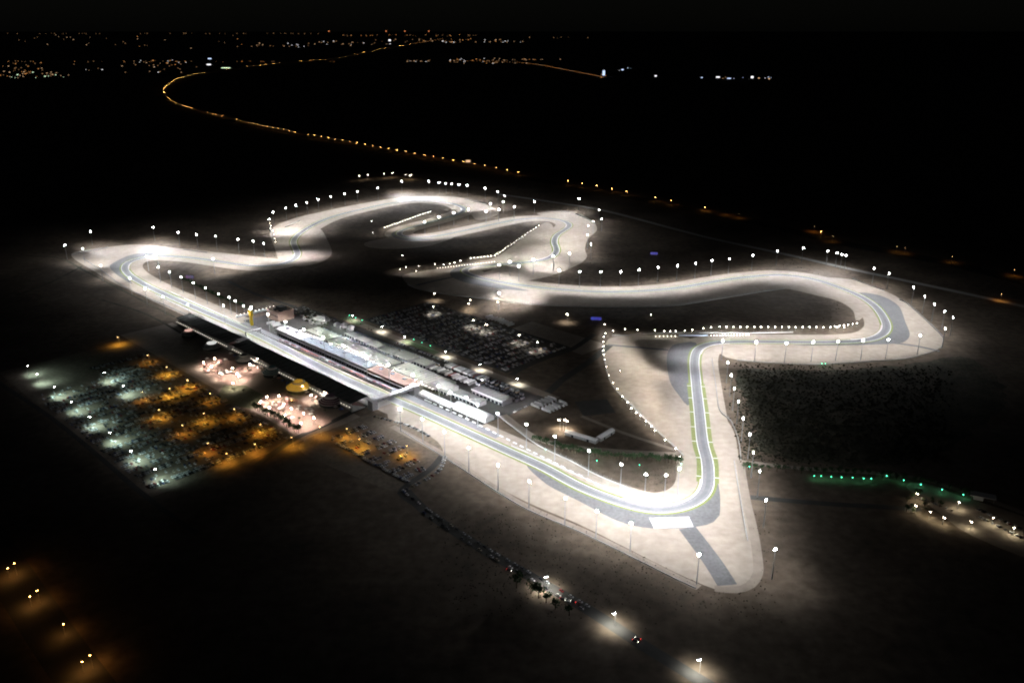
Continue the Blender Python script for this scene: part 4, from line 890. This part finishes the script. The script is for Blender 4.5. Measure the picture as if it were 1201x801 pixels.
for px, py in raw('1075,578 1075,593 1091,600 1107,606 1125,588 1140,612 1165,606 1190,618'):  # last two posts added to brighten the parked cars
    lamp('warm', G(px, py, 9), random.uniform(0, 6), 'yellowish lamp post in the sandy gate yard', 'gate yard lamps', (1.0, 0.92, 0.6), 3000, 150)
# scrub: tufts nobody could count
mb = MB(); rnd = random.Random(3)
def tuft(p, s):
    for k in range(3):
        a = rnd.uniform(0, 3.14); dx, dy = math.cos(a) * s, math.sin(a) * s; h = s * rnd.uniform(.6, 1.1)
        mb.add([(p.x - dx, p.y - dy, 0), (p.x + dx, p.y + dy, 0), (p.x + dx * .5, p.y + dy * .5, h), (p.x - dx * .6, p.y - dy * .6, h * .9)], [(0, 1, 2, 3)], M_SCRUB)
POLY = [pts(t) for _, t, _ in SANDS]
def inside(p, Q):
    c = False; n = len(Q)
    for i in range(n):
        a, b = Q[i], Q[i - 1]
        if (a.y > p.y) != (b.y > p.y) and p.x < (b.x - a.x) * (p.y - a.y) / (b.y - a.y) + a.x: c = not c
    return c
TS = TRACK[::4]
def free(p, d=36.0): return not any(inside(p, Q) for Q in POLY) and all((q - p).length_squared > d * d for q in TS)
def scatter(n, x0, x1, y0, y1, s0, s1, pw=1.0):
    for i in range(n):
        p = G(x0 + (x1 - x0) * rnd.random() ** pw, rnd.uniform(y0, y1)) + Vector((rnd.gauss(0, 9), rnd.gauss(0, 9)))
        if free(p): tuft(p, rnd.uniform(s0, s1))
scatter(5200, 872, 1110, 430, 540, .5, 1.8, 1.5); scatter(1500, 650, 795, 538, 578, .2, .55); scatter(1600, 520, 900, 600, 720, .3, .8); scatter(2200, 300, 1000, 290, 390, .4, 1.1)
tag(link('desert_scrub', mb.mesh('desert_scrub')), 'low dry scrub scattered over the desert and infield', 'scrub', None, 'stuff')

# ------------------------------------------------------------------ highways and the far town
HW = pts('520,46 450,58 400,68 333,74.5 277,80.5 240,86 213,92 195,101 190,108.5 196,118 213,126.5 240,134 277,144 327,155 400,168.5 467,181 525,191.5 577,201 633,212 683,221 717,227 750,234 787,242 827,250 867,258 915,268 977,283 1052,297 1117,310 1190,328 1280,352')
HW = smooth(HW, False, 30.0)
M_HWY = mat('highway_asphalt', (0.035, 0.034, 0.033), 0.9, 0.2, 0.05)
road('highway', '', 44, 0.07, M_HWY, 'long amber-lit highway sweeping behind the circuit', P=HW)
road('highway', '-60,560 0,655 60,745 110,815', 34, 0.07, M_ROAD, 'dim wide highway in the corner below the large car park')
HW2 = smooth(pts('530,72 613,75 667,84 708,92'), False, 60.0)
road('highway', '', 24, 0.07, M_ROAD, 'far faint highway beyond the circuit', P=HW2)
def along(P, gap):
    out = []; acc = 0.0
    for i in range(1, len(P)):
        d = P[i] - P[i - 1]; L = d.length
        while acc <= L and L > 0: out.append((P[i - 1] + d * (acc / L), math.atan2(d.y, d.x))); acc += gap
        acc -= L
    return out
posts = [(p, a) for p, a in along(HW, 60.0)]
def keep(p):                     # the lamps thin out towards the dark end of the highway
    x = p.x / max(p.y, 1)
    return random.random() < (0.62 if p.y > 4300 else 0.86 if x < 0.19 else 0.45 if x < 0.27 else 0.12)
posts = [q for q in posts if keep(q[0])]
posts.sort(key=lambda q: q[0].length)
for p, a in posts[:290]: lamp('hwy', p + Vector((math.cos(a + 1.57), math.sin(a + 1.57))) * 16, a - math.pi / 2, 'small amber lamp post on the sweeping background highway', 'background highway lamps')
for px, py in raw('827,242 851,247 867,250.5 955,266 977,277 1052,289 1062,291 1117,301 1190,317 1175,345'):
    lamp('sod', G(px, py, 13), 1.2, 'sparse amber lamp post on the dark end of the background highway', 'dark end highway lamps', (1.0, 0.40, 0.06), 4500, 160)
mb = MB()
for p, a in posts[290:] + along(HW2, 60.0):
    mb.box((p.x, p.y, 5.5), (0.4, 0.4, 11), M_STEEL); mb.box((p.x, p.y, 11.5), (6, 6, 2.0), F_WARM if random.random() < .25 else F_ORANGE)
tag(link('distant_highway_lamps', mb.mesh('distant_highway_lamps')), 'unbroken chain of far amber highway lamps merging towards the horizon', 'lamps', None, 'stuff')
# far buildings that stand out singly
def far_building(px, py, w, h, m, label, cap=None):
    p = G(px, py); r = thing('distant_building', label, 'building', p, 0, 'far buildings beyond the desert')
    part(r, 'wall', MB().box((0, w * .3, h / 2), (w, w * .6, h), M_DARK)); part(r, 'lit_facade', MB().box((0, -0.6, h * .55), (w * .92, 1.0, h * .8), m))
    part(r, 'roof', MB().box((0, w * .3, h + 0.5), (w * 1.04, w * .66, 1.0), M_DARK))
    if cap: part(r, 'beacon', MB().lathe([(1.5, h + 1), (2.5, h + 3), (1, h + 5)], cap, 8))
FARB = [(245, 77, 60, 18, F_WHITE, 'bright white far building at the bend of the highway', None), (246, 70, 60, 20, F_BLUE, 'pale blue far building above the highway bend', None), (265, 80.5, 120, 9, F_GREENISH, 'pale green lit far hall beside the highway', None),
 (708, 90, 26, 60, F_BLUE, 'tall bluish far tower at the end of the faint highway', F_WHITE), (730, 83, 28, 16, F_BLUE, 'small bluish far building beyond the faint highway', None), (769, 90.5, 22, 16, F_WHITE, 'lone white far building right of the bluish tower'.replace(' right of', ' past'), None),
 (842, 91.8, 40, 14, F_WHITE, 'wide white far building in the isolated cluster', None), (882, 92.5, 26, 24, F_WHITE, 'brightest far building of the isolated cluster', None), (855, 93, 40, 10, F_BLUE, 'bluish far building of the isolated cluster', None), (902, 93.5, 16, 12, F_WARM, 'last small far building of the isolated cluster', None), (823, 92, 18, 10, F_BLUE, 'first dim far building of the isolated cluster', None), (890, 92.6, 16, 10, F_WARM, 'tiny warm far building beside the brightest of the cluster', None),
 (457, 49, 90, 70, F_WHITE, 'bright white far building on the horizon', F_RED), (449, 200, 0, 0, None, '', None)]
for f in FARB:
    if f[2]: far_building(*f)
# amber far farmstead behind the masts
for k, (px, py) in enumerate(raw('421,206.5 431,205 450,204 460,203 475,205 480,206 482,205')):
    lamp('yard', G(px, py, 15), 0, 'yard light of the lonely farmstead behind the far curve', 'farmstead lights', (1, .75, .4), 4000 if 2 <= k <= 5 else 1500, 150, 'yard_lamp')
p = G(549, 190.5); far_building(549, 191, 18, 10, F_WARM, 'bright roadside kiosk along the background highway')
# the mass of the far town
mb = MB(); rnd = random.Random(11)
def town(x0, x1, y0, y1, n, ms, size):
    for i in range(int(n * 0.62)):
        x = rnd.uniform(x0, x1); y = rnd.uniform(y0, y1); p = G(x, y); k = p.y / 1000.0 * size; w = k * rnd.uniform(.4, 1.7); h = k * rnd.uniform(.35, .8)
        mb.box((p.x, p.y, h / 2 + 1), (w, w * .8, h), rnd.choice(ms), taper=.9)
town(0, 45, 84, 92, 46, (F_ORANGE, F_WARM, F_DIM, F_WARM, F_GREENISH), .8); town(0, 50, 74, 84, 34, (F_DIM, F_WARM, F_ORANGE, F_DIM), .7); town(45, 82, 84, 91, 26, (F_WARM, F_WARM, F_GREENISH, F_DIM), .8)
town(85, 235, 72, 86, 46, (F_DIM, F_WARM, F_WHITE, F_DIM, F_DIM), .7); town(160, 225, 71, 78, 30, (F_ORANGE, F_WARM, F_WHITE, F_DIM), .7)
town(0, 400, 72, 73.2, 60, (F_DIM, F_ORANGE), .5); town(20, 150, 41.5, 54, 30, (F_DIM, F_WARM, F_DIM), .6); town(150, 300, 41, 58, 24, (F_DIM, F_WARM, F_ORANGE), .6)
town(0, 380, 39.5, 40.3, 70, (F_DIM,), .5); town(300, 372, 51, 56, 34, (F_WHITE, F_WARM, F_DIM), .7); town(372, 460, 48, 54, 40, (F_WARM, F_DIM, F_WHITE), .7)
town(440, 600, 46, 50.5, 80, (F_ORANGE, F_WARM, F_DIM, F_DIM, F_WHITE), .8); town(400, 560, 41, 43, 70, (F_ORANGE, F_DIM, F_DIM), .5); town(580, 615, 48.5, 50.5, 14, (F_WARM, F_WHITE), .7); town(620, 690, 44, 46, 12, (F_DIM,), .6)
town(473, 504, 71, 73, 26, (F_WARM, F_WHITE, F_DIM), .7); town(525, 620, 69, 75, 90, (F_WARM, F_ORANGE, F_DIM, F_WHITE), .7); town(616, 660, 70, 71, 16, (F_WARM, F_ORANGE), .6)
town(725, 745, 80, 84, 8, (F_BLUE, F_WHITE), .7); town(838, 905, 91, 93, 16, (F_BLUE, F_WHITE, F_DIM), .7); town(705, 712, 86, 92, 8, (F_ORANGE, F_WARM), .7)
for px, py in ((386, 38.5), (475, 37), (503, 39.5), (453, 40.5)): 
    p = G(px, 41); k = p.y / 1000; mb.box((p.x, p.y, k * 3 + 40), (k, k, k), F_RED); mb.box((p.x, p.y, k * 1.3 + 20), (k * .1, k * .1, k * 2.6 + 40), M_STEEL)
tag(link('far_town', mb.mesh('far_town')), 'scattered lights and blocks of the far town along the horizon', 'town', None, 'stuff')
